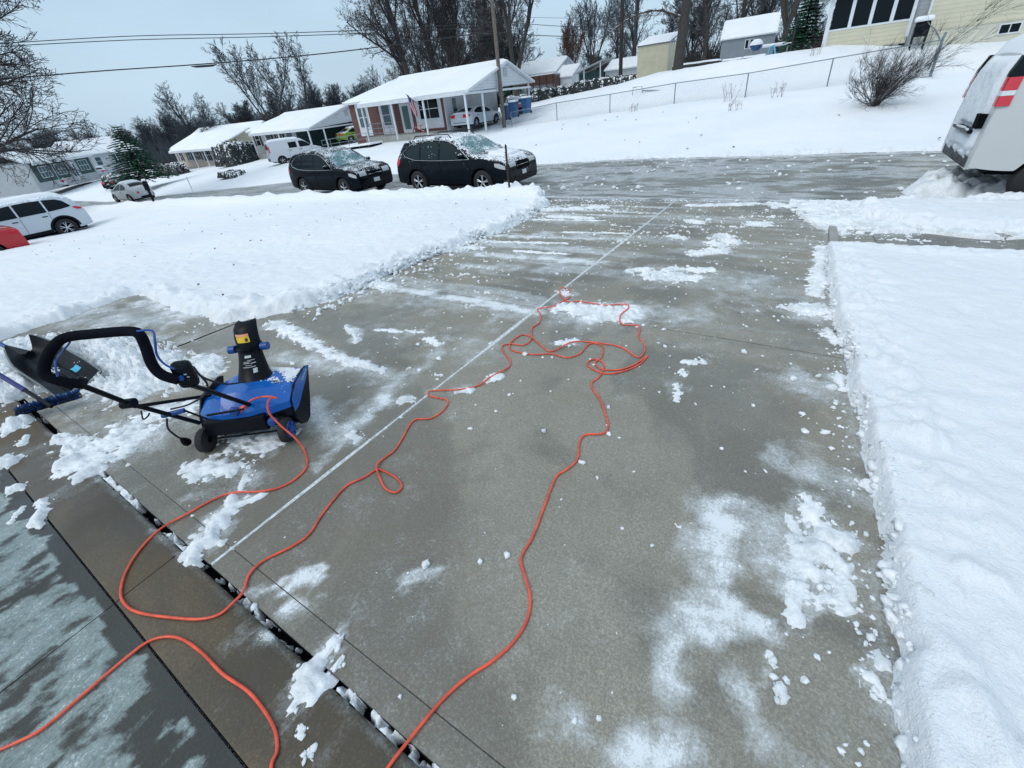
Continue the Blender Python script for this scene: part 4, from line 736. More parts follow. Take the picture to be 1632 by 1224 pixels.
# ---------------------------------------------------------------- vehicles
class Car:
    def __init__(s,P):
        s.P=P; s.L=P['L']; s.W=P['W']/2
        pr=P['prof']; s.pr=pr; s.px=np.array([p[0] for p in pr])[::-1]; s.pz=np.array([p[1] for p in pr])[::-1]
        seg=np.hypot(np.diff([p[0] for p in pr]),np.diff([p[1] for p in pr])); s.s=np.concatenate([[0],np.cumsum(seg)])
    def zt(s,x): return float(np.interp(x,s.px,s.pz))
    def at(s,t): return float(np.interp(t,s.s,[p[0] for p in s.pr])),float(np.interp(t,s.s,[p[1] for p in s.pr]))
    def s_x(s,x): return float(np.interp(-x,[-p[0] for p in s.pr],s.s))
    def s_z(s,z,front=True):
        n=len(s.pr); idx=range(n-1) if front else range(n-2,-1,-1)
        for i in idx:
            a,b=s.pr[i][1],s.pr[i+1][1]
            if (a-z)*(b-z)<=0 and a!=b: return float(s.s[i]+(s.s[i+1]-s.s[i])*(z-a)/(b-a))
        return 0
    def hw(s,x,z):
        P=s.P; w=s.W; e=s.L/2-abs(x); nt=P.get('nose',.14) if x>0 else P.get('tail',.08); nl=P.get('nl',.7) if x>0 else P.get('tl',.5)
        if e<nl: w-=nt*((nl-e)/nl)**2.2
        zb=P['belt']
        if z>zb: w-=P['tumble']*min(1.2,((z-zb)/(P['H']-zb)))**1.15
        elif z<.5: w-=.05*((.5-z)/.3)**2
        else: w-=.015*math.sin((z-.5)/(zb-.5)*math.pi)*-1
        return w
    def Y(s,x,z):
        w=s.hw(x,z); d=s.zt(x)-z; r=P_r=s.P.get('r',.09)
        if d<r: w-=r*(1-math.sqrt(max(0,1-(1-d/r)**2)))
        return w
    def zb(s,x):
        z=s.P['sill']; 
        e=s.L/2-abs(x)
        if e<.5: z+=.06*((.5-e)/.5)**2
        for xw in (s.P['xf'],s.P['xr']):
            ra=s.P['rw']+.065; d=abs(x-xw)
            if d<ra: z=max(z,s.P['rw']+math.sqrt(ra*ra-d*d)*1.0)
        return min(z,s.zt(x)-.005)
    def body(s):
        P=s.P; xs=set(np.linspace(-s.L/2,s.L/2,46).tolist()); xs|=set(s.px.tolist())
        for xw in (P['xf'],P['xr']):
            ra=P['rw']+.065
            xs|=set((xw+ra*np.cos(np.linspace(0,math.pi,15))).tolist()); xs|={xw-ra-.002,xw+ra+.002}
        xs=sorted(x for x in xs if s.px[0]<=x<=s.px[-1]); m=MB(); nz=16
        for sg in (-1,1):
            G_=[]
            for x in xs:
                a,b=s.zb(x),s.zt(x); col=[]
                for k in range(nz):
                    t=k/(nz-1); t=1-(1-t)**1.6; z=a+(b-a)*t; col.append((x,sg*s.Y(x,z),z))
                G_.append(col)
            m.grid(G_,flip=(sg<0))
        G_=[]
        for x in xs:
            z=s.zt(x); y=s.Y(x,z); G_.append([(x,v*y,z+.03*(1-v*v)*(z>P['belt']-.1)) for v in np.linspace(-1,1,9)])
        m.grid(G_)
        # end caps below profile ends
        for x in (xs[0],xs[-1]):
            a,b=s.zb(x),s.zt(x); m.grid([[(x,v*s.Y(x,z),z) for v in np.linspace(-1,1,5)] for z in np.linspace(a,b,4)])
        return m
    def wrap(s,sa,sb,v0,v1,off,n=10,nv=9,curve=1):
        m=MB(); G_=[]
        for t in np.linspace(sa,sb,n):
            x,z=s.at(t); x2,z2=s.at(min(t+.02,s.s[-1])); x1,z1=s.at(max(t-.02,0)); dx,dz=x2-x1,z2-z1; l=math.hypot(dx,dz)+1e-9; nx,nz=dz/l,-dx/l
            if nz<0 and abs(nx)<.3: nx,nz=-nx,-nz
            y=s.Y(x,z); G_.append([(x+nx*off,v*y*(1+off/2 if abs(v)>.9 else 1),z+nz*off+.03*(1-v*v)*(z>s.P['belt']-.1)) for v in np.linspace(v0,v1,nv)])
        return m.grid(G_)
    def side(s,st,off,sg,nz=6):
        G_=[]
        for x,a,b in st: G_.append([(x,sg*(s.Y(x,z)+off),z) for z in np.linspace(a,b,nz)])
        m=MB(); return m.grid(G_,flip=(sg<0))
def dense(st,n=14):
    xs=[a[0] for a in st]; X=np.linspace(xs[0],xs[-1],n); o=1 if xs[-1]>xs[0] else -1
    return [(float(x),float(np.interp(x*o,[q*o for q in xs],[a[1] for a in st])),float(np.interp(x*o,[q*o for q in xs],[a[2] for a in st]))) for x in X]
def make_car(name,label,cat,P,loc,rz,group=None):
    c=Car(P); root=empty(name,label,cat,loc,rz,group); H=P['H']; W=c.W
    body=c.body().build('body',P['paint'],root,smooth=35,weld=True)
    m=MB(); zu=P['sill']+.02
    m.box(-c.L/2+.25,c.L/2-.25,-W+.16,W-.16,zu-.1,zu+.02); 
    for xw in (P['xf'],P['xr']): m.box(xw-P['rw']-.10,xw+P['rw']+.10,-W+.22,W-.22,zu-.02,P['rw']*2+.10)
    m.build('underbody',MT['dark'],root)
    # arch liners
    for xw in (P['xf'],P['xr']):
        for sg in (-1,1):
            m=MB(); ra=P['rw']+.068; arc=[(xw+ra*math.cos(a),P['rw']+ra*math.sin(a)) for a in np.linspace(0,math.pi,17)]
            m.grid([[(x,sg*(W-.005-(.0 if k else .24)),max(z,P['sill'])) for x,z in arc] for k in (0,1)]); m.build('wheel_arch',MT['dark'],root)
            if P.get('cladw'):
                m=MB(); ro=ra+P['cladw']; m.grid([[(xw+r*math.cos(a),sg*(c.Y(min(max(xw+r*math.cos(a),-c.L/2+.01),c.L/2-.01),P['rw']+r*math.sin(a))+.008),max(P['rw']+r*math.sin(a),P['sill'])) for a in np.linspace(0,math.pi,17)] for r in (ra-.005,ro)]); m.build('arch_trim',MT[P.get('cladm','black')],root,smooth=40)
            # wheel
            w=MB(); r=P['rw']; y0=sg*(W-.11); hwid=.105
            w.lathe([(r*.62,y0-hwid),(r*.9,y0-hwid),(r*.985,y0-hwid*.8),(r,y0-hwid*.4),(r,y0+hwid*.4),(r*.985,y0+hwid*.8),(r*.9,y0+hwid),(r*.62,y0+hwid)],(xw,0,r),'y',32); wh=w.build('wheel',MT['tyre'],root,smooth=40)
            w=MB(); yo=y0+sg*(hwid-.015); rr=r*.64
            w.lathe([(rr,yo),(rr*.93,yo+.006*sg),(rr*.90,yo-.03*sg)],(xw,0,r),'y',32); w.lathe([(.0,yo+.004*sg),(rr*.2,yo),(rr*.22,yo-.03*sg)],(xw,0,r),'y',16)
            ns=P.get('spokes',5)
            for k in range(ns):
                a=2*math.pi*k/ns+.3
                for da in P.get('sp2',(-.13,.13)):
                    w.tube([(xw+rr*.16*math.cos(a),yo-.006*sg,r+rr*.16*math.sin(a)),(xw+rr*.93*math.cos(a+da),yo-.004*sg,r+rr*.93*math.sin(a+da))],[rr*.075,rr*.055],6)
            w.build('rim',MT[P.get('rimm','rim')],wh,smooth=40)
            w=MB(); w.lathe([(.0,yo-.035*sg),(rr*.98,yo-.035*sg)],(xw,0,r),'y',24); w.build('brake_disc',MT['dark'],wh)
    # sill cladding
    for sg in (-1,1):
        if P.get('clad'):
            x0=P['xr']+P['rw']+.07; x1=P['xf']-P['rw']-.07; c.side(dense([(x0,P['sill'],P['sill']+P['clad']),(x1,P['sill'],P['sill']+P['clad'])]),.010,sg).build('sill_trim',MT[P.get('cladm','black')],root,smooth=40)
        for i,st in enumerate(P.get('wins',[])):
            d=dense(st); w=c.side(d,.006,sg).build('side_window',MT[P.get('winm','glass')],root,smooth=40)
        if P.get('frame'):
            f=P['frame']; m=MB(); pts=[(x,sg*(c.Y(x,z)+.010),z) for x,z in f]; m.tube(pts,.012,6); m.build('window_trim',MT[P.get('framem','chrome')],root,smooth=60)
        for xd in P.get('seams',[]):
            m=MB(); G_=[]
            for z in np.linspace(P['sill']+.02,P['belt']-.01,10): G_.append([(xd+dx,sg*(c.Y(xd,z)+.0035),z) for dx in (-.006,.006)])
            m.grid(G_); m.build('door_seam',MT['dark'],root)
        for xh in P.get('handles',[]):
            z=P['belt']-.13; m=MB(); y=c.Y(xh,z)*sg; m.box(xh-.09,xh+.09,min(y-.005*sg,y+.03*sg),max(y-.005*sg,y+.03*sg),z-.016,z+.016); m.build('door_handle',MT[P.get('handlem','black')],root,bevel=.006)
        if P.get('mirror'):
            xm,zm=P['mirror']; y=c.Y(xm,zm)*sg; m=MB(); m.tube([(xm,y-.02*sg,zm),(xm,y+.10*sg,zm+.02),(xm-.01,y+.22*sg,zm+.03)],[.05,.085,.05],10); mr=m.build('mirror',P.get('mirrorm',P['paint']),root,smooth=50)
    ws=P['ws']; c.wrap(c.s_x(ws[0]),c.s_x(ws[1]),-.90,.90,.006,12).build('windscreen',MT[P.get('wsm','glassice')],root,smooth=40)
    if P.get('rw_'):
        a,b=P['rw_']; c.wrap(c.s_x(a),c.s_x(b),-.80,.80,.006,8).build('rear_window',MT[P.get('rwm','glass')],root,smooth=40)
    # front
    for z0,z1,v0,v1,mat,nm,fr in P.get('faces',[]):
        a,b=c.s_z(z0,fr),c.s_z(z1,fr)
        for vv in ([(v0,v1)] if v0<0 else [(v0,v1),(-v1,-v0)]):
            c.wrap(min(a,b),max(a,b),vv[0],vv[1],.009 if mat!='plate' else .016,6,7).build(nm,MT[mat],root,smooth=40)
    for nm,mat,st in P.get('sidelights',[]):
        for sg in (-1,1): c.side(dense(st,8),.010,sg,5).build(nm,MT[mat],root,smooth=40)
    if P.get('snow'):
        for (xa,xb,vv,th) in P['snow']:
            sa,sb=sorted((c.s_x(xa),c.s_x(xb))); m=MB(); G_=[]; n=26; nv=17
            for i,t in enumerate(np.linspace(sa,sb,n)):
                x,z=c.at(t); y=c.Y(x,z); row=[]
                for j,v in enumerate(np.linspace(-vv,vv,nv)):
                    e=min(i,n-1-i,j,nv-1-j); h=th*(0 if e==0 else (.8 if e==1 else 1))*(.75+.5*float(fbm(np.array(x*3+5),np.array(v*4),3,7)))
                    wob=1+.03*float(vnoise(np.array(x*6),np.array(v*3),9))
                    row.append((x,v*y*wob,z+.03*(1-v*v)*(z>P['belt']-.1)+h-(.012 if e==0 else 0)))
                G_.append(row)
            m.grid(G_); m.build('roof_snow' if z>P['belt'] else 'snow_cover',MT['snow'],root,smooth=70)
    if P.get('rack'):
        for sg in (-1,1):
            m=MB(); x0,x1=P['rack']; y=sg*(c.Y((x0+x1)/2,H)-.02); m.tube([(x0,y,c.zt(x0)-.0),(x0-.1 if x1<x0 else x0+.1,y,H+.05),(x1+.1 if x1<x0 else x1-.1,y,H+.05),(x1,y,c.zt(x1))],.016,6); m.build('roof_rail',MT['black'],root,smooth=50)
    return root,c
dkpaint=snowy('black_paint_with_snow',(.0015,.005,.010),.22,.14,26,.28,spec=.16)
dkpaint2=snowy('dark_paint',(.0015,.005,.009),.18,-.1,30,.27,spec=.16)
def SUVP(paint,_,**k):
    P=dict(L=4.62,W=1.86,H=1.66,belt=1.04,tumble=.24,sill=.30,rw=.355,xf=1.36,xr=-1.32,paint=paint,
    prof=[(2.31,.28),(2.30,.42),(2.29,.62),(2.25,.82),(2.14,.93),(1.9,1.0),(1.5,1.06),(1.12,1.10),(.95,1.16),(.55,1.40),(.25,1.56),(-.05,1.625),(-.5,1.66),(-1.1,1.655),(-1.65,1.60),(-1.85,1.545),(-2.02,1.32),(-2.13,1.10),(-2.20,.98),(-2.25,.80),(-2.29,.62),(-2.30,.42),(-2.31,.30)],
    wins=[[(.86,1.045,1.07),(.55,1.04,1.29),(.28,1.035,1.43),(.02,1.03,1.505),(-.20,1.03,1.53)],[(-.27,1.03,1.535),(-.6,1.04,1.545),(-1.02,1.06,1.525)],[(-1.08,1.065,1.52),(-1.4,1.10,1.46),(-1.62,1.16,1.36),(-1.74,1.24,1.27)]],
    frame=[(.98,1.02),(.55,1.34),(.28,1.475),(0,1.55),(-.5,1.585),(-1.1,1.56),(-1.5,1.48),(-1.84,1.27),(-1.72,1.14),(-1.3,1.04),(-.6,1.01),(.2,1.005),(.98,1.02)],
    seams=[.92,-.23,-1.05],handles=[-.05,-.98],mirror=(.72,1.10),ws=(1.06,.30),rw_=(-1.90,-2.08),clad=.12,cladw=.06,
    faces=[(.74,.86,.52,.97,'clearlens','headlight',True),(.62,.84,-.46,.46,'dark','grille',True),(.72,.745,-.44,.44,'chrome','grille_bar',True),(.46,.58,-.17,.17,'plate','licence_plate',True),(.32,.42,-.8,.8,'black','lower_bumper',True),(.86,1.10,.80,.98,'redlens','taillight',False),(.32,.55,-.9,.9,'black','rear_bumper',False),(.68,.78,-.2,.2,'plate','licence_plate',False)],
    sidelights=[('headlight_side','clearlens',[(2.20,.70,.80),(2.02,.74,.88),(1.88,.80,.89)]),('taillight_side','redlens',[(-2.22,.86,.95),(-2.08,.88,1.08),(-1.98,1.0,1.10)])])
    P.update(k); return P
zr=lambda x:float(S(x))-.0
make_car('parked_suv','dark newer suv speckled with snow parked on the street nearest the driveway','suv',SUVP(dkpaint,1,wsm='glassice',winm='glasssnow',rimm='rimsnow',rack=(.1,-1.5),snow=[(1.95,1.35,.60,.05)]),(-9.2,12.0,float(street_z(-9.2,12.0))),R(-2))
p2=SUVP(dkpaint2,0,wsm='glassice',rimm='rimsnow',H=1.68,faces=[(.74,.90,.54,.97,'clearlens','headlight',True),(.66,.84,-.46,.46,'dark','grille',True),(.74,.77,-.44,.44,'chrome','grille_bar',True),(.46,.60,-.20,.20,'plate','licence_plate',True),(.32,.40,-.8,.8,'black','lower_bumper',True),(.9,1.4,.86,.98,'redlens','taillight',False)])
p2['prof']=[(2.28,.28),(2.27,.42),(2.26,.62),(2.22,.84),(2.10,.96),(1.8,1.03),(1.4,1.07),(1.05,1.10),(.9,1.16),(.5,1.42),(.2,1.585),(-.1,1.655),(-.6,1.68),(-1.2,1.665),(-1.75,1.58),(-1.95,1.48),(-2.08,1.25),(-2.14,1.08),(-2.19,.95),(-2.23,.80),(-2.26,.62),(-2.27,.42),(-2.28,.30)]
p2['L']=4.56
make_car('parked_suv','older glossy black suv with clean doors parked behind the speckled suv','suv',p2,(-15.75,12.1,float(street_z(-15.7,12.1))),R(-3))
# silver suv in the neighbour's drive
silver=snowy('silver_paint',(.50,.56,.62),.3,.12,14,.30,coat=.5,metal=.2)
jp=SUVP(silver,0,L=4.82,H=1.72,rw=.38,xf=1.42,xr=-1.45,belt=1.10,cladm='black',clad=.14,cladw=.07)
jp['prof']=[(2.41,.30),(2.40,.5),(2.38,.8),(2.33,.98),(2.15,1.05),(1.5,1.12),(1.15,1.15),(1.0,1.2),(.55,1.5),(.25,1.66),(-.1,1.71),(-.8,1.72),(-1.5,1.70),(-1.95,1.62),(-2.12,1.45),(-2.25,1.15),(-2.30,1.05),(-2.36,.9),(-2.40,.65),(-2.41,.35)]
jp['wins']=[[(.80,1.12,1.16),(.45,1.12,1.46),(.15,1.12,1.57),(-.2,1.12,1.60)],[(-.26,1.12,1.60),(-.7,1.12,1.61),(-1.12,1.12,1.59)],[(-1.18,1.12,1.59),(-1.6,1.14,1.54),(-1.8,1.16,1.44),(-1.95,1.18,1.22)]]
jp['frame']=None; jp['snow']=[(.3,-1.95,.97,.11)]; jp['seams']=[.95,-.23,-1.15]; jp['sp2']=(-.2,.2)
jp['sidelights']=[('taillight_side','redlens',[(-2.28,1.00,1.06),(-2.12,1.02,1.14),(-2.0,1.10,1.16)])]
def place_car(*a,**k): return make_car(*a,**k)
jp_root,_=make_car('parked_suv','silver suv with thick roof snow parked nose in beside the red car','suv',jp,(-27.35,4.15,-1.67),R(-90))
SED=dict(L=4.75,W=1.82,H=1.42,belt=.93,tumble=.24,sill=.24,rw=.32,xf=1.40,xr=-1.38,paint=silver,nose=.18,tail=.12,
    prof=[(2.375,.25),(2.37,.45),(2.34,.62),(2.2,.72),(1.7,.83),(1.1,.92),(.95,.95),(.45,1.22),(.1,1.38),(-.3,1.42),(-.9,1.39),(-1.25,1.28),(-1.7,1.06),(-1.8,1.03),(-2.2,1.00),(-2.30,.95),(-2.34,.75),(-2.37,.5),(-2.375,.28)],
    wins=[[(.82,.94,.98),(.4,.94,1.20),(.0,.94,1.31),(-.3,.94,1.335)],[(-.36,.94,1.335),(-.9,.95,1.31),(-1.2,.97,1.20),(-1.45,1.0,1.08)]],
    frame=None,seams=[.9,-.33,-1.2],handles=[-.15,-1.05],handlem='black',mirror=(.68,.98),ws=(.98,.15),rw_=(-1.22,-1.68),wsm='glasssnow',rwm='glass',
    faces=[(.52,.66,.5,.95,'clearlens','headlight',True),(.45,.62,-.4,.4,'dark','grille',True),(.74,.94,.52,.97,'redlens','taillight',False),(.62,.74,-.2,.2,'plate','licence_plate',False),(.40,.44,-.8,.8,'dark','bumper_line',False)],
    sidelights=[('taillight_side','redlens',[(-2.34,.76,.90),(-2.2,.80,.93),(-2.08,.86,.92)])])
redp=snowy('red_paint',(.42,.006,.016),.25,.05,20,.15,coat=.6)
def var(**k): P=dict(SED); P.update(k); return P
make_car('parked_car','bright red car in the neighbouring drive in front of the silver suv','car',var(paint=redp,H=1.38,snow=[(1.3,-1.9,.9,.05)]),(-24.2,1.35,-1.55),R(-90))
whitep=snowy('white_paint',(.58,.61,.64),.3,.1,12,.2,coat=.4)
whitep2=snowy('white_paint_dirty',(.50,.53,.54),.35,.18,9,.15,coat=.3)
gd=lambda x,y:Gf(x,y)-.03
# passenger sedan under the brick carport
make_car('parked_car','silver sedan with red tail lamps under the white carport','car',var(snow=[(-1.75,-2.25,.9,.06)]),(-21.85,31.0,-.17),R(90))
make_car('parked_car','black snow topped car behind the blue bins beyond the carport','car',var(paint=dkpaint,H=1.45,snow=[(.3,-1.0,.9,.12)],wsm='glasssnow'),(-22.1,37.4,-.05),R(120))
limep=snowy('lime_paint',(.17,.26,.02),.3,.2,12,.25,coat=.5)
make_car('parked_car','lime green small car between the dark green carport and the brick house','car',var(paint=limep,L=4.1,H=1.5,snow=[(.1,-1.0,.9,.08)]),(-42.6,36.6,-1.0),R(80))
make_car('parked_car','white car with dark glass parked on the far lawn before the blue green house','car',var(paint=whitep,snow=[(.3,-1.2,.95,.1)]),(-88.2,20.6,-3.0),R(165))
make_car('parked_car','black sedan on the driveway left of the fir tree','car',var(paint=dkpaint2,snow=[(.3,-1.2,.95,.05)]),(-70.5,22.4,-3.25),R(120))
make_car('parked_car','small blue car behind the white car on the far lawn','car',var(paint=plain('pale_blue_paint',(.05,.16,.25),.3,.1,5,coat=.5),L=4.2),(-94.5,19.0,-2.95),R(150))
make_car('parked_car','silver car beneath the snowy roofs right of the blue green house','car',var(paint=silver,snow=[(.3,-1.2,.95,.08)]),(-93.5,27.3,-2.8),R(160))
# rounded white compact on the street
BEE=dict(SED); BEE.update(L=4.15,W=1.74,H=1.5,belt=.95,tumble=.28,paint=whitep2,nose=.30,tail=.30,nl=1.0,tl=1.0,xf=1.25,xr=-1.22,rw=.32,
    prof=[(2.07,.28),(2.05,.5),(1.95,.72),(1.7,.88),(1.3,.99),(1.0,1.04),(.6,1.3),(.25,1.45),(-.2,1.5),(-.7,1.46),(-1.15,1.33),(-1.5,1.12),(-1.75,.98),(-1.93,.80),(-2.03,.6),(-2.06,.45),(-2.07,.3)],
    wins=[[(.8,.97,1.02),(.45,.97,1.25),(.1,.97,1.38),(-.25,.97,1.41)],[(-.32,.97,1.41),(-.75,.97,1.36),(-1.15,.98,1.18)]],ws=(1.0,.3),rw_=(-.95,-1.45),seams=[.8,-.4],handles=[-.25],
    faces=[(.62,.80,.55,.9,'redlens','taillight',False),(.5,.62,-.2,.2,'plate','licence_plate',False),(.30,.42,-.75,.75,'black','lower_bumper',False),(.5,.68,.6,.92,'clearlens','headlight',True)],sidelights=[],snow=[(.5,-1.0,.95,.09)])
make_car('parked_car','rounded white compact car parked on the far side of the street','car',BEE,(-46.8,15.0,-2.72),R(184))
# small white panel van up a drive
VAN=dict(SED); VAN.update(L=4.5,W=1.82,H=1.86,belt=1.12,tumble=.16,sill=.28,rw=.32,xf=1.45,xr=-1.35,paint=whitep,nose=.2,tail=.06,r=.07,
    prof=[(2.25,.28),(2.24,.5),(2.2,.78),(2.0,.95),(1.6,1.06),(1.35,1.12),(.9,1.5),(.6,1.74),(.3,1.82),(-.5,1.86),(-1.6,1.85),(-2.05,1.80),(-2.13,1.7),(-2.18,1.2),(-2.21,.9),(-2.24,.5),(-2.25,.3)],
    wins=[[(1.25,1.14,1.18),(.95,1.14,1.42),(.65,1.14,1.60),(.30,1.14,1.62)],[(.1,1.16,1.60),(-.55,1.16,1.60)]],ws=(1.34,.72),rw_=None,frame=None,seams=[1.25,.2,-.65],handles=[.35,-.5],mirror=(1.2,1.15),
    faces=[(1.18,1.62,-.78,-.06,'glass','rear_door_window',False),(1.18,1.62,.06,.78,'glass','rear_door_window',False),(.8,1.0,-.25,.25,'plate','licence_plate',False),(.30,.52,-.9,.9,'black','rear_bumper',False),(1.0,1.45,.86,1.0,'redlens','taillight',False),(.62,.8,.5,.95,'clearlens','headlight',True),(.5,.8,-.4,.4,'dark','grille',True)],
    sidelights=[('taillight_side','redlens',[(-2.19,1.0,1.5),(-2.08,.96,1.5)])],snow=[(.4,-2.0,.97,.07)],clad=.16)
make_car('panel_van','small white panel van with dark rear windows parked up the far drive','van',VAN,(-37.0,24.6,-1.42),R(66))
# the big white van at the right
def big_van():
    paint=snowy('van_white_paint',(.50,.52,.52),.35,.05,6,.1,coat=.4)
    P=dict(L=5.7,W=2.0,H=2.22,belt=1.35,tumble=.15,sill=.58,r=.16,rw=.40,xf=1.9,xr=-1.90,paint=paint,nose=.25,tail=.04,nl=.9,tl=.3,
    prof=[(2.85,.35),(2.84,.6),(2.80,.95),(2.6,1.08),(2.05,1.22),(1.85,1.28),(1.35,1.80),(1.0,2.08),(.6,2.18),(-1.8,2.22),(-2.4,2.20),(-2.58,2.17),(-2.69,2.08),(-2.76,1.9),(-2.80,1.6),(-2.825,1.3),(-2.838,1.05),(-2.843,.95),(-2.847,.78),(-2.85,.60)],
    wins=[[(1.75,1.38,1.42),(1.4,1.38,1.75),(1.1,1.38,1.92),(.75,1.38,1.96)]],
    frame=None,seams=[1.8,.68,-.75],handles=[.85],mirror=(1.6,1.3),ws=(1.85,1.1),wsm='glassice',rw_=None,
    faces=[(.60,.76,-.97,.97,'black','rear_bumper',False),(.68,.85,-.95,.95,'glasssnow','tailgate_edge',False)],
    sidelights=[],snow=[(1.0,-2.70,1.01,.14)],handlem='black')
    P['faces']=[f for f in P['faces'] if f[5]!='tailgate_edge']
    root,c=make_car('cargo_van','big white van with a snow caked tailgate and red tail lamp at the right edge','van',P,(2.42+2.78,10.72,-.66),R(0))
    xr_=lambda z: float(np.interp(z,[1.05,1.3,1.6,1.9,2.08],[-2.838,-2.825,-2.80,-2.76,-2.69]))
    for sg in (-1,1):
        for z0,z1,mt,nm in ((1.47,1.60,'redlens','taillight'),(1.603,1.665,'white','reversing_lamp'),(1.668,1.83,'redlens','taillight'),(1.833,2.09,'glass','rear_quarter_window')):
            m=MB(); G_=[]
            for z in np.linspace(z0,z1,5):
                xx=xr_(z); yo=c.hw(-2.5,z)+.014; row=[(xx-.022,sg*(yo-.15),z),(xx-.022,sg*(yo-.045),z),(xx-.012,sg*(yo-.012),z),(xx+.02,sg*yo,z),(xx+.125,sg*(yo+.002),z),(xx+.125,sg*(yo-.08),z)]; G_.append(row)
            m.grid(G_); m.build(nm,MT[mt],root,smooth=50)
    # snow caked on the tailgate, with bare patches at handle and plate
    m=MB(); G_=[]; sa,sb=c.s_x(-2.67),c.s_z(.70,False)
    for i,t in enumerate(np.linspace(sa,sb,46)):
        x,z=c.at(t); row=[]
        for j,v in enumerate(np.linspace(-.98,.84,44)):
            y=c.Y(x,z); h=.02+.055*float(fbm(np.array(v*5.0),np.array(z*4),4,17))+.02*float(fbm(np.array(v*16),np.array(z*14),3,18))
            e=min(i,45-i,j,43-j); h*=min(1,e/3)
            if abs(z-1.12)<.08 and -.75<v<.25: h-=.05
            if z<.88 : h-=.045*(float(vnoise(np.array(v*5),np.array(z*9),5))>.35)
            row.append((x-h,v*y,z+.02*h))
        G_.append(row)
    m.grid(G_); m.build('tailgate_snow',MT['snow'],root,smooth=70)
    m=MB(); m.box(-2.95,-2.83,-.68,.30,1.08,1.13); m.build('tailgate_handle',MT['black'],root,bevel=.01)
    m=MB(); m.box(-2.91,-2.80,-.82,-.62,1.16,1.36); m.build('tailgate_latch',MT['dark'],root,bevel=.01)
    m=MB(); G_=[[( -2.93-.05*float(vnoise(np.array(v*9),np.array(1.),3)),v,1.13+k) for k in (0,.035)] for v in np.linspace(-.72,.3,20)]; m.grid(G_); m.build('handle_snow',MT['snow'],root)
big_van()
def slush_heap():
    m=MB(); X=np.linspace(-1.0,1.6,70); Y=np.linspace(-1.1,1.1,60); G_=[]
    for x in X:
        row=[]
        for y in Y:
            e=1-math.hypot(x/1.0 if x<0 else x/1.6,y/1.1); n=float(fbm(np.array(x*4+9),np.array(y*4),4,55)); row.append((x,y,max(-.12,.36*sstep(np.array(max(0,e)*2.2))*(.2+1.5*n)+.10*float(fbm(np.array(x*11),np.array(y*11),3,56))*min(1,max(0,e)*6)-.12)))
        G_.append(row)
    m.grid(G_); o=m.build('slush_heap',MT['loose'],smooth=70); o.location=(2.75,10.9,-.66); tag(o,'heap of ploughed slush piled under the back of the big white van','snow heap')
slush_heap()
# ---------------------------------------------------------------- houses
def window(m_par,x0,x1,z0,z1,y,glass='greywin',split=2,muntin=False,shutter=None,name='window'):
    m=MB(); f=.06
    for a,b,c,d in ((x0-f,x1+f,z1,z1+f),(x0-f,x1+f,z0-f,z0),(x0-f,x0,z0,z1),(x1,x1+f,z0,z1)): m.box(a,b,y-.05,y+.0,c,d)
    fr=m.build(name,MT['white'],m_par); g=MB(); g.box(x0,x1,y-.02,y-.005,z0,z1); g.build('pane',MT[glass],fr)
    m=MB(); zc=(z0+z1)/2
    if split: 
        m.box(x0,x1,y-.035,y-.021,zc-.025,zc+.025)
    if muntin:
        for k in range(1,muntin): xx=x0+(x1-x0)*k/muntin; m.box(xx-.02,xx+.02,y-.034,y-.0215,z0,z1)
    if m.v: m.build('sash_bar',MT['white'],fr)
    if shutter:
        for a,b in ((x0-f-.36,x0-f-.02),(x1+f+.02,x1+f+.36)):
            s=MB(); s.box(a,b,y-.03,y-.001,z0-.04,z1+.04); s.build('shutter',MT[shutter],fr)
    return fr
def roof_slab(name,parent,pts,th,mat,snow=True,smat='snow'):
    """pts: four corners (eave L, eave R, ridge R, ridge L)"""
    a=[Vector(p) for p in pts]; m=MB(); v=a+[p-Vector((0,0,th)) for p in a]; m.add(v,[(0,1,2,3),(7,6,5,4),(0,4,5,1),(1,5,6,2),(2,6,7,3),(3,7,4,0)]); r=m.build(name,mat,parent)
    if snow:
        n,k=28,14; G_=[]
        for i in range(n):
            u=i/(n-1); row=[]
            for j in range(k):
                w=j/(k-1); p=(a[0]*(1-u)+a[1]*u)*(1-w)+(a[3]*(1-u)+a[2]*u)*w; e=min(i,n-1-i,j); h=.14*(0.05 if e==0 else 1)+.02*(float(fbm(np.array(p.x*1.3),np.array(p.y*1.3),3,4))-.5)
                row.append(p+Vector((0,0,h+.004)))
            G_.append(row)
        m=MB(); m.grid(G_); m.build('roof_snow',MT[smat],r,smooth=50)
    return r
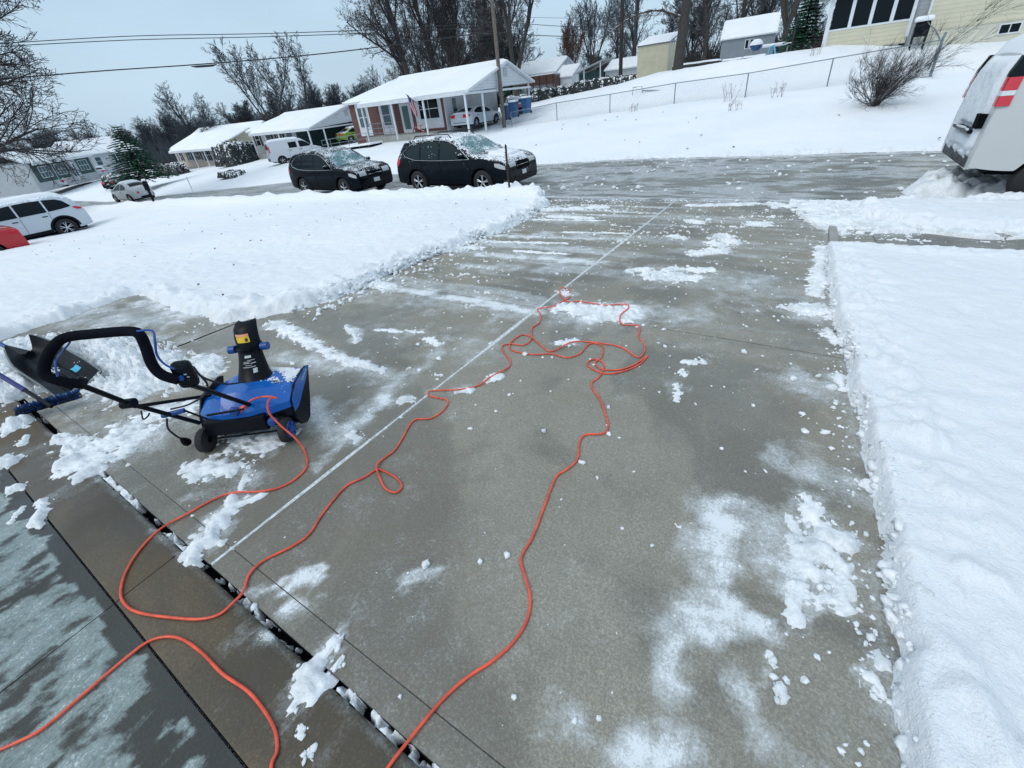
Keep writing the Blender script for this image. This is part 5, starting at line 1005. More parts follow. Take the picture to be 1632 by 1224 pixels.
def ranch(name,label,O,rz,W,D,zf,eave,ridge,porch=1.6,carport=3.4,wall='brick',gable='sidewhite',cwall='sidewhite',hipl=3.6,porch_x0=2.5,wins=(),posts=(),door=None,panels=(),chimney=None,ov=.35,cdepth=None,snowm='snow',sidecol=None,postm='white'):
    """local x to the right along the front wall (wall at y=0), y to the back; carport at the right end"""
    root=empty(name,label,'house',O,rz); xr=W; wx=W-carport
    m=MB(); m.box(0,wx,0,D,zf-.8,eave-.02); m.build('wall',MT[wall],root)
    if carport>0:
        m=MB(); m.box(wx+.003,wx+.06,.0,D,zf-.8,eave); m.build('carport_wall',MT[cwall],root)
        m=MB(); m.box(wx+.06,xr,D-.1,D,zf,eave) if cdepth else None
        if m.v: m.build('carport_back_wall',MT[cwall],root)
    fy=-porch; ry=D*.5; f=-.3
    by=D+ov
    # roof planes
    e=lambda y: eave-(0)
    zp=eave-.22 # porch eave lower
    if hipl:
        roof_slab('roof',root,[(-ov,f,eave+.06),(porch_x0,f,eave+.06),(porch_x0,ry,ridge),(hipl,ry,ridge)],.14,MT['white'],smat=snowm)
    else: roof_slab('roof',root,[(-ov,f,eave+.06),(porch_x0,f,eave+.06),(porch_x0,ry,ridge),(-ov,ry,ridge)],.14,MT['white'],smat=snowm)
    roof_slab('porch_roof',root,[(porch_x0+.002,fy,zp+.06),(xr+ov,fy,zp+.06),(xr+ov,ry,ridge+.002),(porch_x0+.002,ry,ridge+.002)],.14,MT['white'],smat=snowm)
    roof_slab('rear_roof',root,[(xr+ov,by,eave+.06),(-ov,by,eave+.06),((hipl or -ov),ry+.002,ridge+.001),(xr+ov,ry+.002,ridge+.001)],.14,MT['white'],smat=snowm)
    if hipl:
        a=[Vector((-ov,by,eave+.05)),Vector((-ov,f,eave+.05)),Vector((hipl,ry,ridge)),Vector((hipl,ry+.01,ridge))]; m=MB(); m.add([p+Vector((0,0,.12)) for p in a]+a,[(0,1,2,3),(7,6,5,4),(0,4,5,1),(1,5,6,2),(2,6,7,3),(3,7,4,0)]); m.build('hip_roof',MT['snow'],root)
    # gable at the right
    m=MB(); gx=xr+.02; m.prism([(fy+.15,zp-.06),(D,eave-.02),(ry,ridge-.16)],gx-.08,gx,plane='yz'); g=m.build('gable',MT[gable],root)
    m=MB(); m.box(gx,gx+.03,ry-.25,ry+.25,ridge-1.0,ridge-.45); m.build('gable_vent',MT['sidepale'],g)
    m=MB(); m.box(gx-.10,gx+.045,fy+.0,D+.1,zp-.20,zp-.061); m.box(porch_x0,gx-.10,fy,fy+.12,zp-.20,zp-.081); m.build('fascia',MT['white'],root)
    if wall: # gutter line
        pass
    for px,py in posts:
        z0=zf-.35; m=MB(); m.box(px-.06,px+.06,py-.06,py+.06,z0,zp-.06 if py<1 else eave-.1)
        p=m.build('post',MT[postm],root,bevel=.01)
    for w in wins: window(root,*w[:4],0,**(w[4] if len(w)>4 else {}))
    for (x0,x1,z0,z1,mt) in panels: m=MB(); m.box(x0,x1,-.012,-.0005,z0,z1); m.build('wall_panel',MT[mt],root)
    if door:
        x0,x1=door; m=MB(); m.box(x0,x1,-.045,-.001,zf,zf+2.05); d=m.build('door',MT['white'],root); m=MB(); m.box(x0+.12,x1-.12,-.05,-.0455,zf+.25,zf+1.9); m.build('door_glass',MT['greywin'],d)
    if carport>0: m=MB(); m.box(porch_x0,wx,fy+.1,-.001,zf-.5,zf-.02); m.build('porch_floor',MT['concretew'],root)
    if chimney: m=MB(); m.box(chimney-.3,chimney+.3,ry-.3,ry+.3,ridge-.3,ridge+.5); m.build('chimney',MT['brick'],root)
    return root
# brick house: front wall y=28.6, x from -33.4 to -19.5
bh=ranch('brick_house','white roofed brick house with a flag on its porch post and an open carport',(-33.5,28.6,0),0,13.8,7.4,-.12,2.42,3.92,porch=1.8,carport=3.35,hipl=3.5,porch_x0=3.1,
    wins=[(1.0,2.0,.55,2.05,dict(glass='greywin')),(3.9,4.75,.55,2.05,dict(glass='greywin')),(8.0,9.9,.75,2.05,dict(glass='glass',muntin=2))],door=(6.05,6.95),
    panels=[(.75,2.25,-.12,2.35,'white'),(3.55,5.1,-.12,2.35,'white'),(5.9,7.1,-.12,2.35,'white'),(7.45,10.2,.05,2.35,'white')],
    posts=[(3.4,-1.65),(6.7,-1.65),(9.9,-1.65),(13.7,-1.65),(13.75,.4),(13.75,7.3)])
m=MB(); m.box(10.52,10.56,1.0,1.4,1.0,1.9); m.build('carport_window',MT['greywin'],bh)
# porch railings, ramp
m=MB()
for x0,x1 in ((3.5,6.6),): 
    for z in (.1,.45,.8): m.tube([(x0,-1.6,z),(x1,-1.6,z)],.025,6)
    for x in np.arange(x0,x1+.1,.62): m.tube([(x,-1.6,-.3),(x,-1.6,.8)],.02,6)
m.build('porch_railing',MT['galv'],bh)
def flag():
    root=empty('flag','striped flag hanging from a slanted pole on the brick house porch','flag',(-33.5+9.85,26.95,1.45))
    m=MB(); a=Vector((0,0,0)); b=Vector((-.75,-.75,1.05)); m.tube([a,b],.02,8); m.build('flagpole',MT['galv'],root)
    d=(b-a).normalized(); n=40; G_=[]
    for i in range(27):
        row=[]
        for j in range(14):
            u=i/26; v=j/13; p=b-d*(.05+.75*v)+Vector((.10*math.sin(v*9),-.08*math.sin(v*7),-1.15*u+.1*v*u)); p+=Vector((.45*u*(1-v)*.6+.04*math.sin(u*8+v*4),.03*math.sin(v*12),0)); row.append(p)
        G_.append(row)
    red=plain('flag_red',(.40,.02,.04),.8,.1,9); wh=plain('flag_white',(.62,.63,.66),.8,.05,9); nb=plain('flag_blue',(.01,.02,.12),.8,.1,9)
    m=MB(); m.grid(G_); cloth=m.build('cloth',[red,wh,nb],root,smooth=60)
    k=0
    for i in range(26):
        for j in range(13):
            cloth.data.polygons[k].material_index=2 if (i<10 and j<7) else (j%2); k+=1
flag()
def ramp():
    root=empty('wheelchair_ramp','low snow covered ramp with dark sides and metal rails in front of the brick house','ramp',(-30.2,25.6,-.62))
    m=MB(); m.prism([(-3.6,-.35),(2.3,-.02),(2.3,.10),(-3.6,-.18)],-.6,.6); m.build('deck',MT['dark'],root)
    m=MB(); m.prism([(-3.7,-.17),(2.35,.11),(2.35,.24),(-3.7,-.04)],-.66,.66); m.build('deck_snow',MT['snow'],root,bevel=.04)
    m=MB()
    for x in np.arange(-3.4,2.3,1.1): m.tube([(x,-.62,-.3),(x,-.62,.85+.05*x)],.02,6)
    m.tube([(-3.4,-.62,.66),(2.2,-.62,.95)],.022,6); m.tube([(-3.4,-.62,.30),(2.2,-.62,.58)],.018,6); m.build('rail',MT['galv'],root)
ramp()
def trike():
    root=empty('tricycle','red framed tricycle standing in front of the picture window','tricycle',(-25.3,27.5,-.30))
    for x,y,r in ((0,0,.27),(.9,.25,.22),(.9,-.25,.22)):
        m=MB(); m.lathe([(r,-.02),(r+.03,0),(r,.02),(r-.02,0),(r,-.02)],(x,y,r),'y',20); m.build('wheel',MT['tyre'],root)
    m=MB(); m.tube([(0,0,.27),(.05,0,.75),(.1,0,.85)],.02,6); m.tube([(.1,-.25,.9),(.1,.25,.9)],.015,6); m.tube([(.05,0,.6),(.6,0,.35),(.9,0,.25)],.025,6); m.tube([(.55,0,.35),(.55,0,.65)],.02,6); m.box(.42,.68,-.09,.09,.65,.7); m.tube([(.9,-.25,.22),(.9,.25,.22)],.015,6); m.build('frame',MT['redlens'],root)
trike()
# dark green carport house
gh=ranch('green_carport_house','snow roofed house with a dark green open carport behind the white panel van',(-57.0,32.6,0),0,13.7,7.6,-1.3,1.05,2.55,porch=1.7,carport=4.6,wall='sidepale',gable='sidewhite',cwall='sideteal',hipl=3.4,porch_x0=2.6,
    wins=[(.9,1.7,-.5,.75,dict(shutter='darkwall',glass='glass')),(3.2,4.1,-.5,.75,dict(shutter='darkwall')),(5.4,6.4,-.6,.75,dict(shutter='darkwall')),(7.3,8.4,-.8,.75,dict())],
    posts=[(3.0,-1.6),(5.6,-1.6),(8.3,-1.6),(13.6,-1.6),(13.65,.3),(13.65,7.5)],cdepth=True)
h3=ranch('posted_house','low house with a beige end wall, dark shutters and white posts beside the fir tree',(-78.5,32.6,0),0,14.9,7.6,-2.6,-.1,1.5,porch=1.7,carport=4.0,wall='beigew',gable='beige',cwall='darkgreenpanel',hipl=0,porch_x0=2.4,
    wins=[(1.0,1.8,-1.7,-.5,dict(shutter='darkwall',glass='glass')),(3.8,4.7,-1.7,-.5,dict(shutter='darkwall')),(6.2,7.3,-1.7,-.5,dict(shutter='darkwall',glass='glass',muntin=3)),(8.2,10.4,-1.9,-.4,dict(glass='glass',muntin=4))],
    posts=[(4.9,-1.6),(9.0,-1.6),(12.2,-1.6),(14.8,-1.6),(14.85,.3)],cdepth=True)
m=MB(); m.box(14.84,14.88,-1.4,.2,-2.9,-.35); m.build('screen_panel',MT['darkgreenpanel'],h3)
m=MB(); m.box(11.0,14.7,D0:=-.0,.05,-2.9,-.3); m.build('screen_panel',MT['darkgreenpanel'],h3)
h4=ranch('bluegreen_house','distant house with blue green front panels, white trim and patchy snow on the roof',(-83.6,17.4,0),R(131),12.0,4.6,-2.2,.62,1.9,porch=.5,carport=0,wall='sidepale',gable='sidewhite',hipl=0,porch_x0=.5,snowm='loose',
    wins=[(1.6,3.3,-1.4,-.1,dict(glass='greywin',muntin=3)),(4.4,6.0,-1.4,-.1,dict(glass='greywin',muntin=3)),(9.0,10.8,-1.4,-.1,dict(glass='greywin',muntin=3))],door=(7.2,8.1),
    panels=[(.6,3.9,-1.9,.5,'sideteal'),(4.15,6.5,-1.9,.5,'sideteal'),(8.6,11.6,-1.9,.5,'sideteal')],posts=[(7,-.4)])
h5=ranch('white_gable_house','far white house with a broad snowy gable roof behind the fir tree',(-100,28.5,0),R(115),9.5,8,-2.5,.3,2.6,porch=1.2,carport=3,wall='sidewhite',hipl=0,porch_x0=4,wins=[(1.2,2.2,-1.4,-.2),(4.6,5.6,-1.4,-.2)],posts=[(4.2,-1.1),(6,-1.1),(8,-1.1),(9.4,-1.1)])
h6=ranch('hidden_house','snow covered low roof showing between the fir tree and the posted house',(-90,40,0),R(20),13,8,-2.4,.4,2.2,porch=.5,carport=0,wall='sidewhite',hipl=0,porch_x0=1,wins=[(2,3,-1.2,0)])
# hedges in front of posted house
def blobhedge(name,label,cat,loc,sx,sy,sz,mat,n=700,seed=1,snowcap=True,group=None):
    rnd=random.Random(seed); root=empty(name,label,cat,loc,0,group); m=MB()
    for k in range(n):
        while True:
            x,y,z=[rnd.uniform(-1,1) for _ in range(3)]
            if x*x+y*y+z*z<1 and rnd.random()<(.25+x*x+y*y+z*z): break
        p=Vector((x*sx,y*sy,max(0,z)*sz+rnd.random()*.3*sz)); s=.10*max(.8,sx/1.6)
        a=Vector((rnd.uniform(-1,1),rnd.uniform(-1,1),rnd.uniform(-.6,1))).normalized()*s; b=Vector((rnd.uniform(-1,1),rnd.uniform(-1,1),rnd.uniform(-.6,1))).normalized()*s*.6
        m.add([p-a,p-b,p+a,p+b],[(0,1,2,3)])
    m.build('foliage',MT[mat],root)
    if snowcap:
        X=np.linspace(-1,1,26);Y=np.linspace(-1,1,14); G_=[]
        for x in X:
            row=[]
            for y in Y:
                e=1-max(abs(x)**3,abs(y)**3); n_=float(fbm(np.array(x*sx*2.4+seed),np.array(y*sy*2.4),3,6)); row.append((x*sx*.95,y*sy*.95,sz*(.72+.42*n_)*min(1,e*2.5)+.10*e))
            G_.append(row)
        m=MB(); m.grid(G_); m.build('snow_cover',snowy('shrub_snow_cover',(.02,.028,.028),.8,.40,7,.18),root,smooth=70)
    m=MB(); m.tube([(0,0,-.3),(0,0,sz*.7)],.05,6); m.build('stem',MT['bark'],root)
    return root
blobhedge('hedge','dark reddish clipped hedge with a thick snow cap before the posted house','hedge',(-69.8,27.6,-2.7),3.9,.8,1.25,'hedge',1500,3)
blobhedge('shrub','big bushy evergreen loaded with snow between the posted house and the panel van','shrub',(-56.2,29.4,-2.1),2.4,1.6,2.3,'shrub',1400,4)
blobhedge('shrub','low snow buried garden shrub below the panel van','shrub',(-40.6,20.4,-1.9),1.6,.6,.45,'shrub',300,5)
# yellow house with porch at upper right
def cream_house():
    root=empty('cream_house','large cream sided house with a glazed sun porch on the rise behind the bush','house',(0,38,0))
    m=MB(); m.box(.25,4.3,0,3.2,1.9,2.97); m.build('porch_base',MT['sidecream'],root)
    m=MB(); m.box(.25,4.32,-.03,.06,2.97,3.06); m.box(.25,4.32,-.03,.06,4.62,4.8)
    m.build('porch_rail',MT['white'],root)
    m=MB()
    m.box(.2,.42,-.04,.1,2.0,4.62)
    m.build('porch_post',MT['white'],root)
    for x in (1.40,2.37,3.36): m=MB(); m.box(x-.085,x+.085,-.035,.08,3.06,4.62); m.build('porch_post',MT['white'],root)
    m=MB(); m.box(4.20,4.36,-.035,.08,2.2,4.62); m.build('porch_post',MT['white'],root)
    for a,b in ((.46,1.31),(1.49,2.28),(2.46,3.27),(3.46,4.19)):
        m=MB(); m.box(a,b,.03,.05,3.07,4.61); m.build('porch_glass',MT['glass'],root)
    m=MB(); m.box(.3,.32,.1,3.2,3.0,4.62); m.build('porch_glass',MT['glass'],root)
    m=MB(); m.box(-.4,4.6,-.5,3.2,4.8,4.98); pr=m.build('porch_roof',MT['white'],root); m=MB(); m.box(-.42,4.6,-.52,3.2,4.985,5.12); m.build('roof_snow',MT['snow'],pr,bevel=.05)
    m=MB(); m.box(4.36,5.0,.3,3.2,1.6,6); m.build('corner_wall',MT['sidepale'],root)
    m=MB(); m.box(5.0,17,.0,9,2.32,7.2); m.build('wall',MT['sidecream'],root)
    m=MB(); m.box(5.0,17,.04,9,.6,2.318); m.build('foundation',MT['found'],root)
    m=MB(); m.box(4.94,5.04,-.02,.1,2.3,7.2); m.build('corner_trim',MT['white'],root)
    m=MB(); m.box(4.6,17.4,-.4,9.4,7.2,7.4); r=m.build('roof',MT['white'],root); m=MB(); m.box(4.6,17.4,-.4,9.4,7.403,7.55); m.build('roof_snow',MT['snow'],r,bevel=.05)
    w=window(root,8.2,8.95,1.78,2.16,.04,glass='glass',split=0,muntin=2); w.children[0].parent=w
    for x in (6.6,10.5,13): window(root,x,x+1.2,4.6,6.2,0)
    m=MB(); m.box(7.75,7.85,-.3,.0,1.2,4.6); m.build('downpipe',MT['white'],root) if False else None
cream_house()
def air_unit():
    root=empty('barbecue','dark covered barbecue under a snow cap beside the sun porch','barbecue',(4.75,37.0,1.75))
    m=MB(); m.box(-.32,.32,-.25,.25,.35,.85); m.tube([(-.32,0,.85),(.32,0,.85)],.2,10); m.build('lid',MT['black'],root,bevel=.03)
    for x in (-.28,.28):
        for y in (-.2,.2): m=MB(); m.box(x-.025,x+.025,y-.025,y+.025,-.3,.36); m.build('leg',MT['black'],root)
    m=MB(); m.box(-.4,.4,-.3,.3,1.05,1.3); m.build('snow_cap',MT['snow'],root,bevel=.1)
air_unit()
def simple_shed(name,label,loc,rz,W,D,h,rise,wall,win=None,snowm='snow',base=-.5,mono=False):
    root=empty(name,label,'shed',loc,rz); m=MB(); m.box(0,W,0,D,base,h); m.build('wall',MT[wall],root)
    if mono: roof_slab('roof',root,[(-.05,-.08,h+.08),(W+.1,-.08,h+.08),(W+.1,D+.1,h+rise),(-.05,D+.1,h+rise)],.08,MT['roofdark'],smat=snowm)
    else:
        roof_slab('roof',root,[(-.15,-.2,h+.05),(W+.15,-.2,h+.05),(W+.15,D/2,h+rise),(-.15,D/2,h+rise)],.1,MT['white'],smat=snowm); roof_slab('rear_roof',root,[(W+.15,D+.2,h+.05),(-.15,D+.2,h+.05),(-.15,D/2+.01,h+rise),(W+.15,D/2+.01,h+rise)],.1,MT['white'],smat=snowm)
        for x in (0.01,W-.05): m=MB(); m.prism([(0,h),(D,h),(D/2,h+rise-.12)],x,x+.04,plane='yz'); m.build('gable',MT['white'],root)
    if win: 
        for a,b in win: window(root,a,b,h*.40,h*.82,0,glass='glass',split=0)
    return root
simple_shed('garden_shed','flat sided beige shed with a snowy lean to roof beside the thick tree trunk',(-13.2,44,2.1),R(0),2.6,3.2,1.95,.75,'beige',mono=True)
m=MB()
gb=simple_shed('grey_barn','long grey sided barn with a smooth white roof behind the blue kettle grill',(-8.9,60,2.6),R(3),5.0,4,1.75,1.7,'sidegrey',win=[(2.35,2.62),(2.80,3.07)])
wh=ranch('white_back_house','white house with a small dark window and dark boarded deck behind the carport gable',(-37,62,0),0,7.2,7,2.0,3.95,5.45,porch=.4,carport=0,wall='sidewhite',hipl=0,porch_x0=.4,snowm='loose',wins=[(4.6,5.5,3.1,3.75,dict(glass='glass'))])
w2=simple_shed('white_outbuilding','low white outbuilding with a leaf flecked snowy roof right of the deck',(-30.2,61,1.6),0,3.3,5,1.35,1.3,'sidewhite',snowm='loose')
def deck():
    root=empty('deck','raised dark brown board deck with a railing behind the carport','deck',(-34.9,59.4,0)); m=MB(); m.box(0,6.2,0,.1,2.35,3.45); m.build('board_wall',MT['brownwood'],root)
    m=MB(); m.box(0,6.2,-.03,2,3.455,3.56); m.build('deck_snow',MT['snow'],root,bevel=.03)
    m=MB(); m.box(6.2,6.3,0,2,1.8,3.3); m.build('board_side',MT['brownwood'],root)
    for x in np.arange(0,6.3,1.0): m=MB(); m.box(x-.06,x+.06,-.06,-.001,1.0,3.45); m.build('deck_post',MT['timber'],root)
deck()
def back_carport():
    root=empty('green_roof_carport','grey roofed open carport with dark green walls behind the snowy hedge','carport',(-24.0,55,0))
    m=MB(); m.add([(0,-.2,3.0),(3.6,-.2,4.05),(3.6,4,4.2),(0,4,3.15),(0,-.2,2.9),(3.6,-.2,3.95),(3.6,4,4.1),(0,4,3.05)],[(0,1,2,3),(7,6,5,4),(0,4,5,1),(1,5,6,2),(2,6,7,3),(3,7,4,0)]); m.build('roof',MT['sidepale'],root)
    m=MB(); m.box(.3,3.4,.8,3.9,1.6,3.0); m.build('wall',MT['sideteal'],root)
    for x in (.4,1.3,3.3): m=MB(); m.box(x-.05,x+.05,-.1,0,1.5,3.1+.29*x*.9); m.build('post',MT['white'],root)
    m=MB(); m.box(3.7,7.6,.5,4,2.2,2.9); m.build('side_wall',MT['sidepale'],root)
    roof_slab('side_roof',root,[(3.62,.2,2.95),(7.8,.2,2.95),(7.8,2.6,3.85),(3.62,2.6,3.85)],.1,MT['white'],smat='loose')
back_carport()
for i,(x,y,sx,sz,lb) in enumerate(((-28.6,49,1.7,1.2,'snowy dark shrub at the left end of the hedge row behind the carport'),(-25.2,49,1.8,1.35,'rounded evergreen shrub with a snow cap in the hedge row'),(-22.2,49.5,1.5,1.1,'low snow filled shrub before the green walled carport'),(-19.6,48.5,1.6,1.2,'tangled snowy bramble left of the black pole'),(-16.9,47.5,1.7,1.05,'snowy bramble under the black pole'),(-14.4,46.5,1.4,.7,'low snowy bramble against the beige shed'))):
    blobhedge('shrub',lb,'shrub',(x,y,float(G(x,y))-.35),sx,.9,sz,'shrub',520,20+i,group='shrubs along the back boundary')
# ---------------------------------------------------------------- trees
def segs_mesh(segs,k):
    A=np.array([s[0] for s in segs]);B=np.array([s[1] for s in segs]);ra=np.array([s[2] for s in segs]);rb=np.array([s[3] for s in segs])
    d=B-A; l=np.linalg.norm(d,axis=1,keepdims=True)+1e-9; d=d/l; B=B+d*rb[:,None]*.5
    ref=np.where(np.abs(d[:,2:3])<.9,np.array([[0,0,1.]]),np.array([[1.,0,0]])); u=np.cross(d,ref); u/=np.linalg.norm(u,axis=1,keepdims=True); w=np.cross(d,u)
    V=[]; 
    for base,r in ((A,ra),(B,rb)):
        for i in range(k):
            a=2*math.pi*i/k; V.append(base+(u*math.cos(a)+w*math.sin(a))*r[:,None])
    V=np.stack(V,1); n=len(segs); off=(np.arange(n)*2*k)[:,None]; F=[]
    for i in range(k): F.append(np.concatenate([off+i,off+(i+1)%k,off+k+(i+1)%k,off+k+i],1))
    return V.reshape(-1,3),np.stack(F,1).reshape(-1,4)
def grow_tree(seed,H,spread=.5,levels=4,nch=(9,8,6,5),r0=None,wig=.12,first=.28,up=.25,fork=0,droop=0,lenr=(.52,.5,.45,.42)):
    rnd=random.Random(seed); out=[[] for _ in range(levels+1)]; r0=r0 or H*.022
    def rv(): return np.array([rnd.uniform(-1,1),rnd.uniform(-1,1),rnd.uniform(-1,1)])
    def br(p,d,L,r,lv):
        ns=7 if lv==0 else (5 if lv==1 else (4 if lv==2 else 2)); pts=[p]; ds=[d]
        for i in range(ns):
            d=d+rv()*wig*(1+.4*lv)+np.array([0,0,up*.25*(1 if lv else .3)-droop*lv*.05]); d/=np.linalg.norm(d); p=p+d*L/ns; pts.append(p); ds.append(d)
        rend=r*(.35 if lv<levels else .4)
        for i in range(ns): out[lv].append((pts[i],pts[i+1],r+(rend-r)*i/ns,r+(rend-r)*(i+1)/ns))
        if lv>=levels: return
        n=nch[lv]; f0=first if lv==0 else .15
        for c in range(n):
            t=f0+(1-f0)*(c+rnd.random())/n; t=min(t,.99); i=min(int(t*ns),ns-1); q=pts[i]+(pts[i+1]-pts[i])*(t*ns-i)
            ax=np.cross(ds[i],rv()); ax/=np.linalg.norm(ax)+1e-9; ang=rnd.uniform(.45,1.05)*(spread*1.6 if lv==0 else 1)*(1.15-.5*t if lv==0 else 1)
            nd=ds[i]*math.cos(ang)+ax*math.sin(ang); nd[2]+=up*(.5 if lv==0 else .25); nd/=np.linalg.norm(nd)
            br(q,nd,L*lenr[lv]*rnd.uniform(.7,1.15)*(1.15-.55*t),max(.004,(r+(rend-r)*t)*rnd.uniform(.42,.6)),lv+1)
    if fork:
        br(np.zeros(3),np.array([0,0,1.]),H*.22,r0,levels+5) if False else None
        b=np.array([0,0,0.]); t=np.array([0,0,H*.18]); out[0].append((b-np.array([0,0,.4]),t,r0*1.1,r0*.95))
        for k in range(fork):
            a=k*2*math.pi/fork+rnd.random(); br(t*.9,np.array([math.cos(a)*.32,math.sin(a)*.32,.9]),H*.82,r0*.72,0)
    else: out[0].append((np.array([0,0,-.5]),np.zeros(3),r0*1.25,r0)); br(np.zeros(3),np.array([0,0,1.]),H,r0,0)
    return out
def tree_obj(name,label,loc,seed,H,mats=('bark','twig'),leaves=0,group=None,cat='tree',minr=0,rz=0,**k):
    o=grow_tree(seed,H,**k); root=empty(name,label,cat,loc,rz,group)
    V,F=segs_mesh(o[0],7); t=fastmesh('trunk',V,F,[MT[mats[0]]],root)
    V1,F1=segs_mesh(o[1],5); Vs=[V1];Fs=[F1];n=len(V1)
    for lv in o[2:]:
        if not lv: continue
        lv=[(a,b,max(x,minr),max(y,minr)) for a,b,x,y in lv]; v,f=segs_mesh(lv,3); Vs.append(v);Fs.append(f+n);n+=len(v)
    fastmesh('crown',np.concatenate(Vs),np.concatenate(Fs),[MT[mats[1]]],root)
    if leaves:
        rnd=random.Random(seed+1); tips=[s[1] for s in o[-1]]; V=[];F=[]
        for q in range(leaves):
            p=rnd.choice(tips)+np.array([rnd.uniform(-.1,.1) for _ in range(3)]); a=np.array([rnd.uniform(-1,1) for _ in range(3)])*.085; b=np.array([rnd.uniform(-1,1) for _ in range(3)])*.06; i=len(V); V+=[p-a,p-b,p+a,p+b]; F.append((i,i+1,i+2,i+3))
        fastmesh('dry_leaves',V,F,[MT['leaf']],root,smooth=False)
    return root
def T(name,label,x,y,seed,H,dz=0,**k): return tree_obj(name,label,(x,y,Gf(x,y)+dz),seed,H,**k)
# individually distinguishable trees (x,y chosen on the ground of the yards)
T('oak_tree','huge spreading bare tree with hanging twigs at the left edge of the view',-41.5,5.6,11,14.5,levels=4,nch=(20,14,10,8),spread=.85,first=.26,up=.05,leaves=2600,minr=.013,r0=.40,dz=-.8,lenr=(.66,.60,.5,.42))
T('oak_tree','big dark bare tree with clinging leaves rising behind the left of the brick house',-39.0,43.2,12,19,levels=4,nch=(17,12,9,7),spread=.68,first=.14,up=.20,leaves=3200,minr=.010,r0=.36,lenr=(.5,.52,.48,.45))
T('bare_tree','tall dark tree with a thick straight trunk behind the middle of the brick roof',-39.6,48.3,13,20,levels=4,nch=(16,11,9,7),spread=.46,first=.2,up=.35,leaves=900,minr=.009,r0=.33)
T('bare_tree','tall slim bare tree just right of the thick straight trunk',-39.6,53.0,14,18,levels=4,nch=(16,10,9,6),spread=.38,first=.2,up=.35,leaves=500,minr=.01,r0=.24)
T('bare_tree','small rounded bare tree behind the right half of the brick roof',-33.7,49.6,15,10.5,levels=4,nch=(15,10,9,6),spread=.5,first=.3,up=.35,leaves=400,minr=.008,r0=.15)
T('maple_tree','bare forked tree with snow lined limbs behind the utility pole',-26.2,45.0,16,14,levels=4,nch=(8,8,7,5),spread=.55,fork=3,mats=('barksnow','twig'),leaves=500,minr=.008,r0=.30)
T('bare_tree','reddish brown bushy bare tree beyond the white outbuilding',-30.5,68,17,6.8,levels=4,nch=(12,8,6,4),spread=.4,fork=3,mats=('redtwig','redtwig'),minr=.012,up=.5,dz=.4)
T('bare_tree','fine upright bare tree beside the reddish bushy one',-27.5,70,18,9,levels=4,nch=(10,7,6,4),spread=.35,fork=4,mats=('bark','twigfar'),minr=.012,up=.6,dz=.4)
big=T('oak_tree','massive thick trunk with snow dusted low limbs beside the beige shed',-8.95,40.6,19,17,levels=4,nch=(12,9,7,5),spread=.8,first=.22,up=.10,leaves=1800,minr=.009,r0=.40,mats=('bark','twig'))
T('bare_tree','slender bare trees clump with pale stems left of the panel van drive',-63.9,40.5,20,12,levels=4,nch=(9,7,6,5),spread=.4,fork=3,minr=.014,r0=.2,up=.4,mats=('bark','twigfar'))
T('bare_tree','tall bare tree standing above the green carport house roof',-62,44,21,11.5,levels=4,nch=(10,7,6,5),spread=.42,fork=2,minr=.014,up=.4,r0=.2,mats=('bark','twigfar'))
T('bare_tree','bare tree tangled with brush right behind the grey barn',-8.2,67,23,13,levels=4,nch=(12,8,7,4),spread=.5,first=.1,minr=.012,mats=('bark','twig'))
T('bare_tree','pale stemmed upright bare tree behind the grey barn roof end',-3.4,68,24,15,levels=4,nch=(12,8,6,4),spread=.35,fork=4,minr=.012,up=.5,mats=('barksnow','twig'))
T('bare_tree','dense bare tree between the thick trunk and the grey barn',-10.8,62,25,12,levels=4,nch=(14,9,7,4),spread=.55,first=.06,minr=.012)
T('bare_tree','bare tree behind the black pole leaning over the beige shed',-18.5,60,26,13,levels=4,nch=(12,8,7,4),spread=.5,first=.15,minr=.01,mats=('bark','twigfar'))
back=[]
for i,(x,y) in enumerate(((-50,58),(-46.5,61),(-43,57),(-52,66),(-38.5,60),(-35,58),(-57,60),(-41,68))):
    if i==0: o_=T('bare_tree','bare tree in the row standing behind the brick house',x,y,27,15,levels=4,nch=(15,10,8,6),spread=.5,first=.12,up=.3,leaves=600,minr=.011,r0=.2,group='bare trees behind the brick house')
    else: o_=copy_tree(back[0])
    o_.location=(x,y,Gf(x,y)); o_.rotation_euler=(0,0,i*1.7); sc=(1,.85,.95,1.05,.8,.7,.75,1.1)[i]; o_.scale=(sc,sc,sc); back.append(o_)
